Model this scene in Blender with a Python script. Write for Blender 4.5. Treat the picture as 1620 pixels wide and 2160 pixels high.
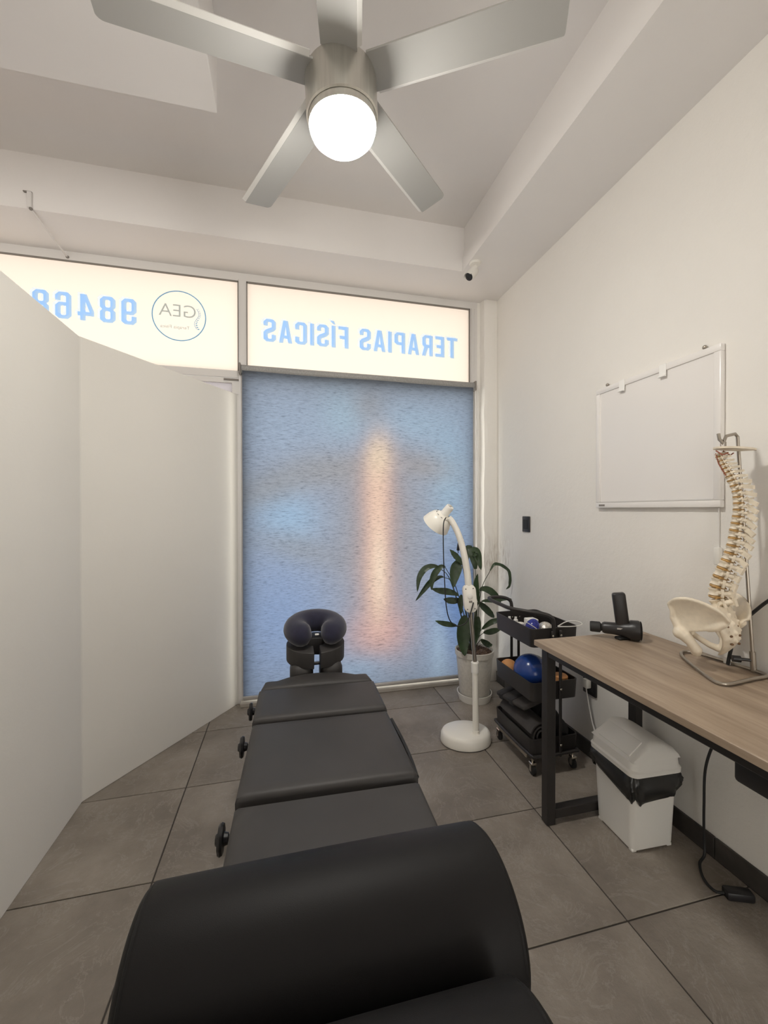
import bpy, bmesh, math, random
from mathutils import Matrix, Vector, Euler

random.seed(7)
for o in list(bpy.data.objects):
    bpy.data.objects.remove(o, do_unlink=True)
SC = bpy.context.scene
COL = SC.collection
PI = math.pi
R = math.radians

# ------------------------------------------------------------------ camera
cam_d = bpy.data.cameras.new('camera')
cam = bpy.data.objects.new('camera', cam_d)
COL.objects.link(cam)
cam_d.sensor_fit = 'HORIZONTAL'
cam_d.sensor_width = 36.0
cam_d.lens = 36.0 * 865.7 / 1620.0
cam_d.clip_start = 0.02
yaw, pit, rol = 0.2357, -0.006458, -0.0013156
Fv = Vector((math.sin(yaw) * math.cos(pit), math.cos(yaw) * math.cos(pit), math.sin(pit)))
Rv = Vector((math.cos(yaw), -math.sin(yaw), 0))
Uv = Rv.cross(Fv)
R2 = math.cos(rol) * Rv + math.sin(rol) * Uv
U2 = -math.sin(rol) * Rv + math.cos(rol) * Uv
mw = Matrix((R2, U2, -Fv)).transposed().to_4x4()
mw.translation = Vector((0, 0, 1.29))
cam.matrix_world = mw
SC.camera = cam

# ------------------------------------------------------------------ world, exposure
SKY = 5.2
w = bpy.data.worlds.new('sky')
SC.world = w
w.use_nodes = True
bg = w.node_tree.nodes['Background']
bg.inputs[0].default_value = (1.0, 0.965, 0.91, 1)
bg.inputs[1].default_value = SKY
LAMP_STRENGTH = 152.0
vs = SC.view_settings
vs.view_transform = 'Standard'
vs.look = 'None'
vs.gamma = 1.0
vs.use_curve_mapping = False
vs.exposure = 0.0
SC.cycles.max_bounces = 8
SC.cycles.diffuse_bounces = 6
SC.cycles.transmission_bounces = 4
SC.cycles.transparent_max_bounces = 12
SC.cycles.sample_clamp_indirect = 6.0
SC.cycles.caustics_reflective = False
SC.cycles.caustics_refractive = False

# ------------------------------------------------------------------ materials
def lin(c):
    c = c / 255.0
    return c / 12.92 if c <= 0.04045 else ((c + 0.055) / 1.055) ** 2.4

def S(r, g, b):
    return (lin(r), lin(g), lin(b), 1.0)

class NT:
    def __init__(self, name):
        self.m = bpy.data.materials.new(name)
        self.m.use_nodes = True
        self.t = self.m.node_tree
        self.n = self.t.nodes
        self.b = self.n['Principled BSDF']
        self.out = self.n['Material Output']

    def add(self, kind, **kw):
        x = self.n.new(kind)
        for k, v in kw.items():
            setattr(x, k, v)
        return x

    def link(self, a, b):
        self.t.links.new(a, b)

    def math(self, op, a, b=None):
        x = self.add('ShaderNodeMath', operation=op)
        for i, v in enumerate((a, b)):
            if v is None:
                continue
            if isinstance(v, (int, float)):
                x.inputs[i].default_value = v
            else:
                self.link(v, x.inputs[i])
        return x.outputs[0]

    def mix(self, fac, a, b):
        x = self.add('ShaderNodeMix', data_type='RGBA')
        for s, v in ((x.inputs[0], fac), (x.inputs[6], a), (x.inputs[7], b)):
            if isinstance(v, (int, float)):
                s.default_value = v
            elif isinstance(v, tuple):
                s.default_value = v
            else:
                self.link(v, s)
        return x.outputs[2]

    def noise(self, scale, detail=4, rough=0.55, vec=None, stretch=None, coord='Object'):
        if vec is None:
            tc = self.add('ShaderNodeTexCoord')
            vec = tc.outputs[coord]
        if stretch:
            mp = self.add('ShaderNodeMapping')
            mp.inputs['Scale'].default_value = stretch
            self.link(vec, mp.inputs[0])
            vec = mp.outputs[0]
        x = self.add('ShaderNodeTexNoise')
        x.inputs['Scale'].default_value = scale
        x.inputs['Detail'].default_value = detail
        x.inputs['Roughness'].default_value = rough
        self.link(vec, x.inputs['Vector'])
        return x.outputs['Fac']

    def ramp(self, fac, stops):
        x = self.add('ShaderNodeValToRGB')
        e = x.color_ramp.elements
        while len(e) < len(stops):
            e.new(0.5)
        for i, (p, c) in enumerate(stops):
            e[i].position = p
            e[i].color = c if len(c) == 4 else (*c, 1)
        self.link(fac, x.inputs[0])
        return x.outputs[0]

    def bump(self, h, strength, dist=0.01):
        x = self.add('ShaderNodeBump')
        x.inputs['Strength'].default_value = strength
        x.inputs['Distance'].default_value = dist
        self.link(h, x.inputs['Height'])
        return x.outputs[0]

MATS = {}

def mat(name, col, rough=0.5, metal=0.0, spec=0.5, var=0.0, vscale=6.0, bump=0.0, bscale=200.0, bdist=0.002,
        stretch=None, coat=0.0, sheen=0.0):
    if name in MATS:
        return MATS[name]
    t = NT(name)
    t.b.inputs['Roughness'].default_value = rough
    t.b.inputs['Metallic'].default_value = metal
    t.b.inputs['Specular IOR Level'].default_value = spec
    t.b.inputs['Coat Weight'].default_value = coat
    t.b.inputs['Sheen Weight'].default_value = sheen
    if var:
        n = t.noise(vscale, 3, stretch=stretch)
        lo = tuple(max(0, c * (1 - var)) for c in col[:3])
        hi = tuple(min(1, c * (1 + var)) for c in col[:3])
        t.link(t.ramp(n, [(0.3, lo), (0.7, hi)]), t.b.inputs['Base Color'])
    else:
        t.b.inputs['Base Color'].default_value = col
    if bump:
        t.link(t.bump(t.noise(bscale, 3), bump, bdist), t.b.inputs['Normal'])
    MATS[name] = t.m
    return t.m

def wall_material(name, base, bump=0.25, scuffs=False):
    t = NT(name)
    t.b.inputs['Roughness'].default_value = 0.75
    t.b.inputs['Specular IOR Level'].default_value = 0.25
    n1 = t.noise(2.2, 4)
    c = t.mix(n1, tuple(x * 0.93 for x in base[:3]) + (1,), base)
    if scuffs:      # brown rub marks where the plant leaves touch the corner
        tc = t.add('ShaderNodeTexCoord')
        sx = t.add('ShaderNodeSeparateXYZ')
        t.link(tc.outputs['Object'], sx.inputs[0])
        dy = t.math('DIVIDE', t.math('SUBTRACT', sx.outputs[1], 2.74), 0.13)
        dz = t.math('DIVIDE', t.math('SUBTRACT', sx.outputs[2], 0.90), 0.17)
        q = t.math('ADD', t.math('MULTIPLY', dy, dy), t.math('MULTIPLY', dz, dz))
        g = t.math('EXPONENT', t.math('MULTIPLY', q, -1.0))
        st = t.ramp(t.noise(34, 4, 0.7, stretch=(1.6, 1.6, 0.28)), [(0.46, (0, 0, 0)), (0.68, (1, 1, 1))])
        c = t.mix(t.math('MULTIPLY', t.math('MULTIPLY', g, st), 0.75), c, (0.34, 0.27, 0.20, 1))
    t.link(c, t.b.inputs['Base Color'])
    t.link(t.bump(t.noise(26, 4, 0.65), bump, 0.006), t.b.inputs['Normal'])
    return t.m

M_WALL = wall_material('white stucco paint', (0.83, 0.805, 0.76, 1), 0.35, True)
M_PART = wall_material('white partition paint', (0.74, 0.715, 0.665, 1), 0.12)
M_CEIL = wall_material('white ceiling paint', (0.82, 0.795, 0.775, 1), 0.10)

def tile_material():
    t = NT('grey brown slate tile')
    tc = t.add('ShaderNodeTexCoord')
    oi = t.add('ShaderNodeObjectInfo')
    off = t.add('ShaderNodeCombineXYZ')
    t.link(t.math('MULTIPLY', oi.outputs['Random'], 37.0), off.inputs[0])
    t.link(t.math('MULTIPLY', oi.outputs['Random'], 91.0), off.inputs[1])
    va = t.add('ShaderNodeVectorMath', operation='ADD')
    t.link(tc.outputs['Object'], va.inputs[0])
    t.link(off.outputs[0], va.inputs[1])
    v = va.outputs[0]
    a = t.noise(3.0, 5, 0.62, v)
    b = t.noise(16.0, 6, 0.7, v)
    col = t.ramp(a, [(0.28, (0.150, 0.128, 0.107)), (0.5, (0.252, 0.219, 0.186)), (0.72, (0.370, 0.328, 0.282))])
    col = t.mix(t.math('MULTIPLY', b, 0.5), col, (0.235, 0.20, 0.165, 1))
    vein = t.add('ShaderNodeTexNoise')
    vein.inputs['Scale'].default_value = 4.5
    vein.inputs['Detail'].default_value = 6
    vein.inputs['Roughness'].default_value = 0.7
    vein.inputs['Distortion'].default_value = 1.2
    t.link(v, vein.inputs['Vector'])
    vv = t.math('ABSOLUTE', t.math('SUBTRACT', vein.outputs['Fac'], 0.5))
    vf = t.ramp(vv, [(0.0, (1, 1, 1)), (0.018, (0, 0, 0))])
    col = t.mix(t.math('MULTIPLY', t.math('MULTIPLY', vf, b), 0.55), col, (0.42, 0.385, 0.345, 1))
    col = t.mix(t.math('MULTIPLY', t.math('SUBTRACT', 1.0, oi.outputs['Random']), 0.16), col, (0.15, 0.128, 0.11, 1))
    t.link(col, t.b.inputs['Base Color'])
    t.b.inputs['Roughness'].default_value = 0.52
    t.b.inputs['Specular IOR Level'].default_value = 0.35
    h = t.math('ADD', a, t.math('MULTIPLY', b, 0.6))
    t.link(t.bump(h, 0.60, 0.012), t.b.inputs['Normal'])
    return t.m

M_TILE = tile_material()
M_GROUT = mat('dark grout', (0.055, 0.047, 0.04, 1), 0.9)
M_BASEB = mat('dark baseboard tile', (0.05, 0.044, 0.039, 1), 0.55, var=0.25, vscale=12)
M_ALU = mat('white painted aluminium', (0.70, 0.68, 0.66, 1), 0.4)
M_ALU2 = mat('grey aluminium', (0.48, 0.46, 0.44, 1), 0.4, metal=0.3)
M_WHITE = mat('white plastic', (0.80, 0.78, 0.73, 1), 0.35)
M_WHITE2 = mat('ivory lamp plastic', (0.84, 0.81, 0.74, 1), 0.3)
M_BLACKMETAL = mat('black powder coated steel', (0.022, 0.019, 0.018, 1), 0.45, var=0.2)
M_BLACKPL = mat('black plastic', (0.018, 0.017, 0.018, 1), 0.35)
M_RUBBER = mat('black rubber', (0.012, 0.012, 0.012, 1), 0.6)
M_CHROME = mat('polished steel', (0.62, 0.58, 0.52, 1), 0.22, metal=1.0)
M_STEEL = mat('dull steel wire', (0.40, 0.36, 0.31, 1), 0.33, metal=0.9)
M_NICKEL = mat('brushed nickel', (0.62, 0.60, 0.55, 1), 0.32, metal=0.85, var=0.06, vscale=90, stretch=(1, 1, 0.04))
M_BLADE = mat('silver grey fan blade', (0.43, 0.425, 0.405, 1), 0.5, spec=0.2)
M_EDGE = mat('pale silver edge', (0.72, 0.71, 0.68, 1), 0.4)
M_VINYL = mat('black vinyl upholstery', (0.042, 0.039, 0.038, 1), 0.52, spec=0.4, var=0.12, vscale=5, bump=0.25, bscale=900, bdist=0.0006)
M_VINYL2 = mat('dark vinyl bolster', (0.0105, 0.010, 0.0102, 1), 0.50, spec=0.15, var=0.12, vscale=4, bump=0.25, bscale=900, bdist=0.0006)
M_VELVET = mat('navy velvet', (0.020, 0.020, 0.040, 1), 0.85, spec=0.2, sheen=0.35, var=0.2, vscale=20)
M_BONE = mat('ivory plastic bone', (0.74, 0.66, 0.53, 1), 0.42, var=0.10, vscale=30, bump=0.15, bscale=120, bdist=0.002)
M_DISC = mat('amber vertebral disc', (0.46, 0.28, 0.10, 1), 0.45, var=0.25, vscale=60)
M_NERVE = mat('red brown artery', (0.30, 0.09, 0.05, 1), 0.45)
M_LEAF = mat('dark green leaf', (0.030, 0.055, 0.022, 1), 0.38, spec=0.5, var=0.35, vscale=14)
M_STEM = mat('green stem', (0.045, 0.055, 0.03, 1), 0.5)
M_SOIL = mat('brown bark chips', (0.13, 0.085, 0.06, 1), 0.9, var=0.6, vscale=90)
M_POT = mat('white speckled pot', (0.64, 0.61, 0.55, 1), 0.55, var=0.08, vscale=60)
M_BAG = mat('black bin bag film', (0.020, 0.020, 0.019, 1), 0.32, spec=0.6)
M_BOARD = mat('white board enamel', (0.80, 0.775, 0.75, 1), 0.22)
M_CLIP = mat('clear pale plastic', (0.86, 0.85, 0.82, 1), 0.2)
M_BLUE = mat('glossy blue rubber', (0.018, 0.055, 0.24, 1), 0.22, var=0.12, vscale=8)
M_BLUE2 = mat('deep blue glitter ball', (0.02, 0.03, 0.25, 1), 0.2, var=0.5, vscale=120)
M_ORANGE = mat('orange cork', (0.60, 0.28, 0.10, 1), 0.6)
M_GREYB = mat('mid grey rubber', (0.22, 0.20, 0.18, 1), 0.6)
M_SILVER = mat('crumpled silver', (0.6, 0.57, 0.52, 1), 0.3, metal=0.6, var=0.4, vscale=60, bump=0.8, bscale=60, bdist=0.004)
M_CABLEW = mat('white cable', (0.75, 0.73, 0.70, 1), 0.4)
M_DARKFAB = mat('black nylon fabric', (0.018, 0.017, 0.018, 1), 0.8, var=0.3, vscale=15, bump=0.4, bscale=300)
M_DARKFAB2 = mat('charcoal foam', (0.045, 0.040, 0.038, 1), 0.85, var=0.2, vscale=15)
M_GREYTUBE = mat('grey roller tube', (0.30, 0.295, 0.285, 1), 0.6, var=0.15, vscale=120)

def wood_material():
    t = NT('grey brown wood laminate')
    n = t.noise(4.0, 6, 0.68, stretch=(6.5, 0.5, 6.5))
    n2 = t.noise(30.0, 4, 0.6, stretch=(3.5, 0.10, 3.5))
    c = t.ramp(n, [(0.25, (0.20, 0.145, 0.10)), (0.5, (0.36, 0.275, 0.20)), (0.72, (0.49, 0.39, 0.295))])
    c = t.mix(t.math('MULTIPLY', n2, 0.42), c, (0.22, 0.16, 0.11, 1))
    t.link(c, t.b.inputs['Base Color'])
    t.b.inputs['Roughness'].default_value = 0.45
    t.link(t.bump(n2, 0.12, 0.001), t.b.inputs['Normal'])
    return t.m

M_WOOD = wood_material()

def film_material(name, col, scale=1.0):
    col = tuple(x * scale for x in col[:3]) + (1,)
    t = NT(name)
    tr = t.add('ShaderNodeBsdfTranslucent')
    df = t.add('ShaderNodeBsdfDiffuse')
    n = t.noise(2.0, 2)
    c = t.mix(n, tuple(x * 0.98 for x in col[:3]) + (1,), col)
    t.link(c, tr.inputs[0])
    df.inputs[0].default_value = tuple(x * 0.3 for x in col[:3]) + (1,)
    ad = t.add('ShaderNodeAddShader')
    t.link(tr.outputs[0], ad.inputs[0])
    t.link(df.outputs[0], ad.inputs[1])
    t.link(ad.outputs[0], t.out.inputs[0])
    return t.m

M_FILM = film_material('frosted cream window film', (1.24, 1.09, 0.95, 1), 1 / SKY)
M_FILM2 = film_material('frosted lilac door film', (0.62, 0.58, 0.60, 1), 1 / SKY)
M_LET = film_material('blue vinyl lettering', (0.36, 0.56, 0.86, 1))
M_LET2 = film_material('pale blue vinyl edge', (0.66, 0.79, 0.93, 1))
M_LOGO = film_material('thin blue logo vinyl', (0.32, 0.52, 0.68, 1))
M_LOGO2 = film_material('thin grey logo vinyl', (0.34, 0.40, 0.42, 1))

def pane_material():
    t = NT('clear window pane')
    tp = t.add('ShaderNodeBsdfTransparent')
    gl = t.add('ShaderNodeBsdfGlossy')
    gl.inputs['Roughness'].default_value = 0.03
    tp.inputs[0].default_value = (0.93, 0.95, 0.94, 1)
    mx = t.add('ShaderNodeMixShader')
    mx.inputs[0].default_value = 0.06
    t.link(tp.outputs[0], mx.inputs[1])
    t.link(gl.outputs[0], mx.inputs[2])
    t.link(mx.outputs[0], t.out.inputs[0])
    return t.m

M_PANE = pane_material()

def blind_backlit(x, z):
    """blind colour (sRGB) with the backlit figure of the window graphic behind painted in"""
    blobs = [  # x, z, radius x, radius z, rotation, strength, colour, power of the lengthwise falloff
        (0.51, 2.25, 1.4, 0.22, 0, 0.8, (134, 142, 156), 2),  # greyer top band: shade above the glass, painted in
        (-0.02, 0.55, 0.42, 0.50, 0, 0.9, (134, 158, 200), 2),
        (0.03, 1.24, 0.22, 0.17, -0.3, 0.9, (150, 182, 216), 2),
        (0.02, 1.85, 0.30, 0.22, 0, 0.5, (150, 170, 196), 2),
        (1.16, 1.50, 0.17, 0.42, 0, 0.9, (150, 180, 208), 2),
        (1.22, 0.60, 0.22, 0.42, 0, 1.0, (102, 134, 188), 2),
        (0.40, 1.93, 0.16, 0.18, 0, 0.7, (154, 180, 202), 2),
        (0.90, 1.90, 0.26, 0.16, 0, 0.7, (152, 177, 202), 2),
        (0.57, 2.02, 0.12, 0.13, 0, 0.7, (144, 148, 158), 2),
        (0.64, 1.20, 0.36, 0.48, 0, 0.92, (150, 149, 156), 4),
        (0.36, 1.57, 0.42, 0.12, 0.16, 0.75, (150, 151, 157), 2),
        (0.95, 1.60, 0.24, 0.11, -0.15, 0.75, (152, 150, 155), 2),
        (-0.10, 1.44, 0.30, 0.12, 0.42, 0.7, (142, 146, 154), 2),
        (0.10, 1.02, 0.34, 0.10, -0.26, 0.6, (144, 150, 160), 2),
        (0.66, 0.62, 0.34, 0.36, 0, 0.8, (150, 152, 166), 2),
        (0.635, 1.05, 0.135, 0.72, 0, 0.85, (198, 166, 160), 6),
        (0.65, 0.42, 0.21, 0.17, 0, 0.9, (206, 168, 166), 2),
        (0.632, 1.10, 0.078, 0.66, 0, 0.85, (228, 196, 178), 6),
        (0.64, 1.66, 0.09, 0.14, 0, 0.6, (224, 208, 184), 2),
        (0.645, 0.86, 0.050, 0.28, 0, 0.6, (240, 222, 204), 2),
        (1.09, 0.22, 0.08, 0.38, 0, 0.7, (164, 188, 216), 2),
        (0.50, 0.17, 0.20, 0.09, 0, 0.7, (154, 178, 208), 2),
    ]
    c = [lin(v) for v in (146, 161, 186)]
    wob = 1.0 + 0.14 * math.sin(x * 9 + z * 4) * math.sin(z * 7 - x * 3)
    for (x0, z0, rx, rz, rot, st, cc, pw) in blobs:
        dx, dz = x - x0, z - z0
        ca, sa = math.cos(rot), math.sin(rot)
        u, v = (dx * ca + dz * sa) / rx, (-dx * sa + dz * ca) / rz
        g = st * math.exp(-(u * u + abs(v) ** pw) * wob)
        for i in range(3):
            c[i] += (lin(cc[i]) - c[i]) * g
    return c

def blind_material():
    t = NT('translucent blind fabric with backlit graphic painted in')
    at = t.add('ShaderNodeAttribute', attribute_name='print')
    streak = t.noise(80.0, 4, 0.75, stretch=(0.32, 1, 2.3))
    K = 1.22 / SKY
    sh = t.ramp(streak, [(0.30, (0.45 * K, 0.46 * K, 0.49 * K)), (0.47, (0.97 * K, 0.97 * K, 0.97 * K)), (0.74, (1.25 * K, 1.25 * K, 1.25 * K))])
    mu = t.add('ShaderNodeMix', data_type='RGBA', blend_type='MULTIPLY')
    mu.inputs[0].default_value = 1.0
    t.link(at.outputs['Color'], mu.inputs[6])
    t.link(sh, mu.inputs[7])
    tr = t.add('ShaderNodeBsdfTranslucent')
    t.link(mu.outputs[2], tr.inputs[0])
    df = t.add('ShaderNodeBsdfDiffuse')
    df.inputs[0].default_value = (0.05, 0.05, 0.052, 1)
    ad = t.add('ShaderNodeAddShader')
    t.link(tr.outputs[0], ad.inputs[0])
    t.link(df.outputs[0], ad.inputs[1])
    t.link(ad.outputs[0], t.out.inputs[0])
    return t.m

M_BLIND = blind_material()

def emit_material(name, col, strength):
    t = NT(name)
    t.b.inputs['Base Color'].default_value = col
    t.b.inputs['Emission Color'].default_value = col
    t.b.inputs['Emission Strength'].default_value = strength
    return t.m

M_GLOBE = emit_material('lit opal lamp glass', (1.0, 0.965, 0.90, 1), LAMP_STRENGTH)

# ------------------------------------------------------------------ mesh helpers
class B:
    def __init__(self, M=None):
        self.bm = bmesh.new()
        self.M = M or Matrix()

    def _merge(self, b2, M=None):
        me = bpy.data.meshes.new('tmp')
        if M is not None:
            bmesh.ops.transform(b2, matrix=M, verts=b2.verts)
        b2.to_mesh(me)
        b2.free()
        self.bm.from_mesh(me)
        bpy.data.meshes.remove(me)

    def box(self, lo, hi, bev=0.0, seg=2, M=None, crown=0.0):
        b2 = bmesh.new()
        bmesh.ops.create_cube(b2, size=1)
        s = [hi[i] - lo[i] for i in range(3)]
        c = [(hi[i] + lo[i]) / 2 for i in range(3)]
        for v in b2.verts:
            v.co = Vector([v.co[i] * s[i] + c[i] for i in range(3)])
        if bev > 0:
            bmesh.ops.bevel(b2, geom=list(b2.edges), offset=min(bev, min(s) * 0.49), segments=seg, profile=0.5, affect='EDGES')
        self._merge(b2, M)
        return self

    def prism(self, poly, axis, a, b, bev=0.0, seg=2, M=None):
        """poly: 2D points, extruded along axis (0,1,2) from a to b"""
        b2 = bmesh.new()
        def P(p, h):
            if axis == 2:
                return Vector((p[0], p[1], h))
            if axis == 1:
                return Vector((p[0], h, p[1]))
            return Vector((h, p[0], p[1]))
        v0 = [b2.verts.new(P(p, a)) for p in poly]
        v1 = [b2.verts.new(P(p, b)) for p in poly]
        n = len(poly)
        b2.faces.new(v0)
        b2.faces.new(v1)
        for i in range(n):
            b2.faces.new((v0[i], v0[(i + 1) % n], v1[(i + 1) % n], v1[i]))
        bmesh.ops.recalc_face_normals(b2, faces=b2.faces)
        if bev > 0:
            bmesh.ops.bevel(b2, geom=list(b2.edges), offset=bev, segments=seg, profile=0.5, affect='EDGES', clamp_overlap=True)
        self._merge(b2, M)
        return self

    def tube(self, pts, r, seg=10, closed=False, caps=True, flat=None):
        pts = [Vector(p) for p in pts]
        n = len(pts)
        rs = r if isinstance(r, (list, tuple)) else [r] * n
        bm = self.bm
        rings = []
        up = None
        for i, p in enumerate(pts):
            if closed:
                d = pts[(i + 1) % n] - pts[i - 1]
            else:
                d = pts[min(i + 1, n - 1)] - pts[max(i - 1, 0)]
            if d.length < 1e-9:
                d = Vector((0, 0, 1))
            d.normalize()
            if up is None:
                up = Vector((0, 0, 1)) if abs(d.z) < 0.9 else Vector((0, 1, 0))
            s = d.cross(up)
            if s.length < 1e-6:
                s = d.orthogonal()
            s.normalize()
            up = s.cross(d).normalized()
            ring = []
            for k in range(seg):
                a = 2 * PI * k / seg
                fx = flat if flat else 1.0
                ring.append(bm.verts.new(p + (s * math.cos(a) + up * math.sin(a) * fx) * rs[i]))
            rings.append(ring)
        m = n if closed else n - 1
        for i in range(m):
            a, b = rings[i], rings[(i + 1) % n]
            for k in range(seg):
                try:
                    bm.faces.new((a[k], a[(k + 1) % seg], b[(k + 1) % seg], b[k]))
                except ValueError:
                    pass
        if caps and not closed:
            bm.faces.new(rings[0][::-1])
            bm.faces.new(rings[-1])
        return self

    def cyl(self, p0, p1, r0, r1=None, seg=20):
        return self.tube([p0, p1], [r0, r0 if r1 is None else r1], seg)

    def lathe(self, prof, seg=28, M=None, lobes=0, lobe=0.0, sx=1.0, sy=1.0):
        """prof: (radius, height) about local Z"""
        b2 = bmesh.new()
        rings = []
        for (r, h) in prof:
            if r < 1e-6:
                rings.append([b2.verts.new((0, 0, h))])
            else:
                ring = []
                for k in range(seg):
                    a = 2 * PI * k / seg
                    rr = r * (1 + lobe * math.cos(lobes * a)) if lobes else r
                    ring.append(b2.verts.new((rr * math.cos(a) * sx, rr * math.sin(a) * sy, h)))
                rings.append(ring)
        for i in range(len(rings) - 1):
            a, b = rings[i], rings[i + 1]
            if len(a) == 1 and len(b) == 1:
                continue
            for k in range(seg):
                k2 = (k + 1) % seg
                if len(a) == 1:
                    b2.faces.new((a[0], b[k2], b[k]))
                elif len(b) == 1:
                    b2.faces.new((a[k], a[k2], b[0]))
                else:
                    b2.faces.new((a[k], a[k2], b[k2], b[k]))
        bmesh.ops.recalc_face_normals(b2, faces=b2.faces)
        self._merge(b2, M)
        return self

    def ball(self, c, r, sub=3, M=None):
        rr = r if isinstance(r, (list, tuple)) else (r, r, r)
        b2 = bmesh.new()
        bmesh.ops.create_icosphere(b2, subdivisions=sub, radius=1)
        T = Matrix.Translation(c) @ (M or Matrix()) @ Matrix.Diagonal((*rr, 1))
        self._merge(b2, T)
        return self

    def raw(self, verts, faces):
        vs_ = [self.bm.verts.new(v) for v in verts]
        for f in faces:
            self.bm.faces.new([vs_[i] for i in f])
        return self

    def mesh(self, name, smooth=35):
        bm = self.bm
        bmesh.ops.transform(bm, matrix=self.M, verts=bm.verts)
        me = bpy.data.meshes.new(name)
        bmesh.ops.recalc_face_normals(bm, faces=bm.faces)
        if smooth:
            for f in bm.faces:
                f.smooth = True
            lim = R(smooth)
            for e in bm.edges:
                if len(e.link_faces) == 2:
                    e.smooth = e.calc_face_angle(0) < lim
        bm.to_mesh(me)
        bm.free()
        return me

    def obj(self, name, m, parent=None, smooth=35, label=None):
        me = self.mesh(name, smooth)
        me.materials.append(m)
        return link(name, me, parent, label)

def quad(x0, x1, y, z0, z1):
    b = B()
    b.raw([(x0, y, z0), (x1, y, z0), (x1, y, z1), (x0, y, z1)], [(0, 1, 2, 3)])
    return b

def link(name, me, parent=None, label=None):
    o = bpy.data.objects.new(name, me)
    COL.objects.link(o)
    if parent is not None:
        setparent(o, parent)
    if label:
        o['label'] = label
    return o

def wm(o):
    m = o.matrix_basis.copy()
    if o.parent:
        m = wm(o.parent) @ o.matrix_parent_inverse @ m
    return m

def setparent(o, p):
    o.parent = p
    o.matrix_parent_inverse = wm(p).inverted()

def thing(name, label, cat, loc, group=None):
    o = bpy.data.objects.new(name, None)
    COL.objects.link(o)
    o.empty_display_size = 0.05
    o.location = loc
    o['label'] = label
    o['category'] = cat
    if group:
        o['group'] = group
    return o

def tag(o, label, cat, group=None):
    o['label'] = label
    o['category'] = cat
    if group:
        o['group'] = group
    return o

def struct(o):
    o['kind'] = 'structure'
    return o

def spline(pts, n=8, closed=False):
    """Catmull-Rom through points"""
    P = [Vector(p) for p in pts]
    out = []
    m = len(P)
    rng = range(m if closed else m - 1)
    for i in rng:
        if closed:
            p0, p1, p2, p3 = P[i - 1], P[i], P[(i + 1) % m], P[(i + 2) % m]
        else:
            p1, p2 = P[i], P[i + 1]
            p0 = P[i - 1] if i > 0 else p1 * 2 - p2
            p3 = P[i + 2] if i + 2 < m else p2 * 2 - p1
        for k in range(n):
            t = k / n
            out.append(0.5 * ((2 * p1) + (-p0 + p2) * t + (2 * p0 - 5 * p1 + 4 * p2 - p3) * t * t + (-p0 + 3 * p1 - 3 * p2 + p3) * t ** 3))
    if not closed:
        out.append(P[-1])
    return out

def align(d, p, up=(0, 0, 1)):
    """matrix whose local Z points along d, origin at p"""
    z = Vector(d).normalized()
    x = Vector(up).cross(z)
    if x.length < 1e-5:
        x = Vector((1, 0, 0)).cross(z)
    x.normalize()
    y = z.cross(x)
    m = Matrix((x, y, z)).transposed().to_4x4()
    m.translation = Vector(p)
    return m

def voxel(b, name, m, parent, vox=0.004, smooth=6, label=None):
    """fuse the shapes of a builder into one organic surface"""
    me = b.mesh(name, 0)
    o = bpy.data.objects.new(name, me)
    COL.objects.link(o)
    md = o.modifiers.new('r', 'REMESH')
    md.mode = 'VOXEL'
    md.voxel_size = vox
    sm = o.modifiers.new('s', 'SMOOTH')
    sm.iterations = smooth
    sm.factor = 0.5
    dg = bpy.context.evaluated_depsgraph_get()
    ev = bpy.data.meshes.new_from_object(o.evaluated_get(dg))
    bpy.data.objects.remove(o, do_unlink=True)
    bpy.data.meshes.remove(me)
    for p in ev.polygons:
        p.use_smooth = True
    ev.name = name
    ev.materials.clear()
    ev.materials.append(m)
    return link(name, ev, parent, label)

# ================================================================== THE ROOM
XW = 1.545      # right wall
YB = 2.88       # window wall plane
XL = -3.2       # far left wall, beyond the partition
YR = -2.8       # rear wall behind the viewer
ZS = 2.85       # beam soffit
ZC = 3.155      # ceiling

# floor slab and tiles
floor = struct(B().box((XL, YR, -0.12), (XW + 0.1, YB + 0.25, -0.004)).obj('floor', M_GROUT, smooth=0))
PITCH = 0.4975
GAP = 0.005
tile_me = B().box((-PITCH / 2 + GAP / 2, -PITCH / 2 + GAP / 2, -0.012), (PITCH / 2 - GAP / 2, PITCH / 2 - GAP / 2, 0.0), 0.0015, 1).mesh('tile', 0)
tile_me.materials.append(M_TILE)
X0, Y0 = 1.04, 1.065
def tile(x0, x1, y0, y1):
    cx0, cx1, cy0, cy1 = max(x0, XL), min(x1, XW), max(y0, YR), min(y1, YB - 0.005)
    if cx1 - cx0 < 0.03 or cy1 - cy0 < 0.03:
        return
    if abs(cx1 - cx0 - PITCH) < 1e-4 and abs(cy1 - cy0 - PITCH) < 1e-4:
        me = tile_me
        o = link('tile', me)
        o.location = ((x0 + x1) / 2, (y0 + y1) / 2, random.uniform(-0.0012, 0))
        o.rotation_euler = (0, 0, 0)
    else:
        mx, my = (cx0 + cx1) / 2, (cy0 + cy1) / 2
        me = B().box((cx0 - mx + GAP / 2, cy0 - my + GAP / 2, -0.012), (cx1 - mx - GAP / 2, cy1 - my - GAP / 2, 0), 0.0015, 1).mesh('tile', 0)
        me.materials.append(M_TILE)
        o = link('tile', me)
        o.location = (mx, my, 0)
    setparent(o, floor)
for i in range(-9, 3):
    for j in range(-9, 5):
        tile(X0 + i * PITCH, X0 + (i + 1) * PITCH, Y0 + j * PITCH, Y0 + (j + 1) * PITCH)

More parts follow.
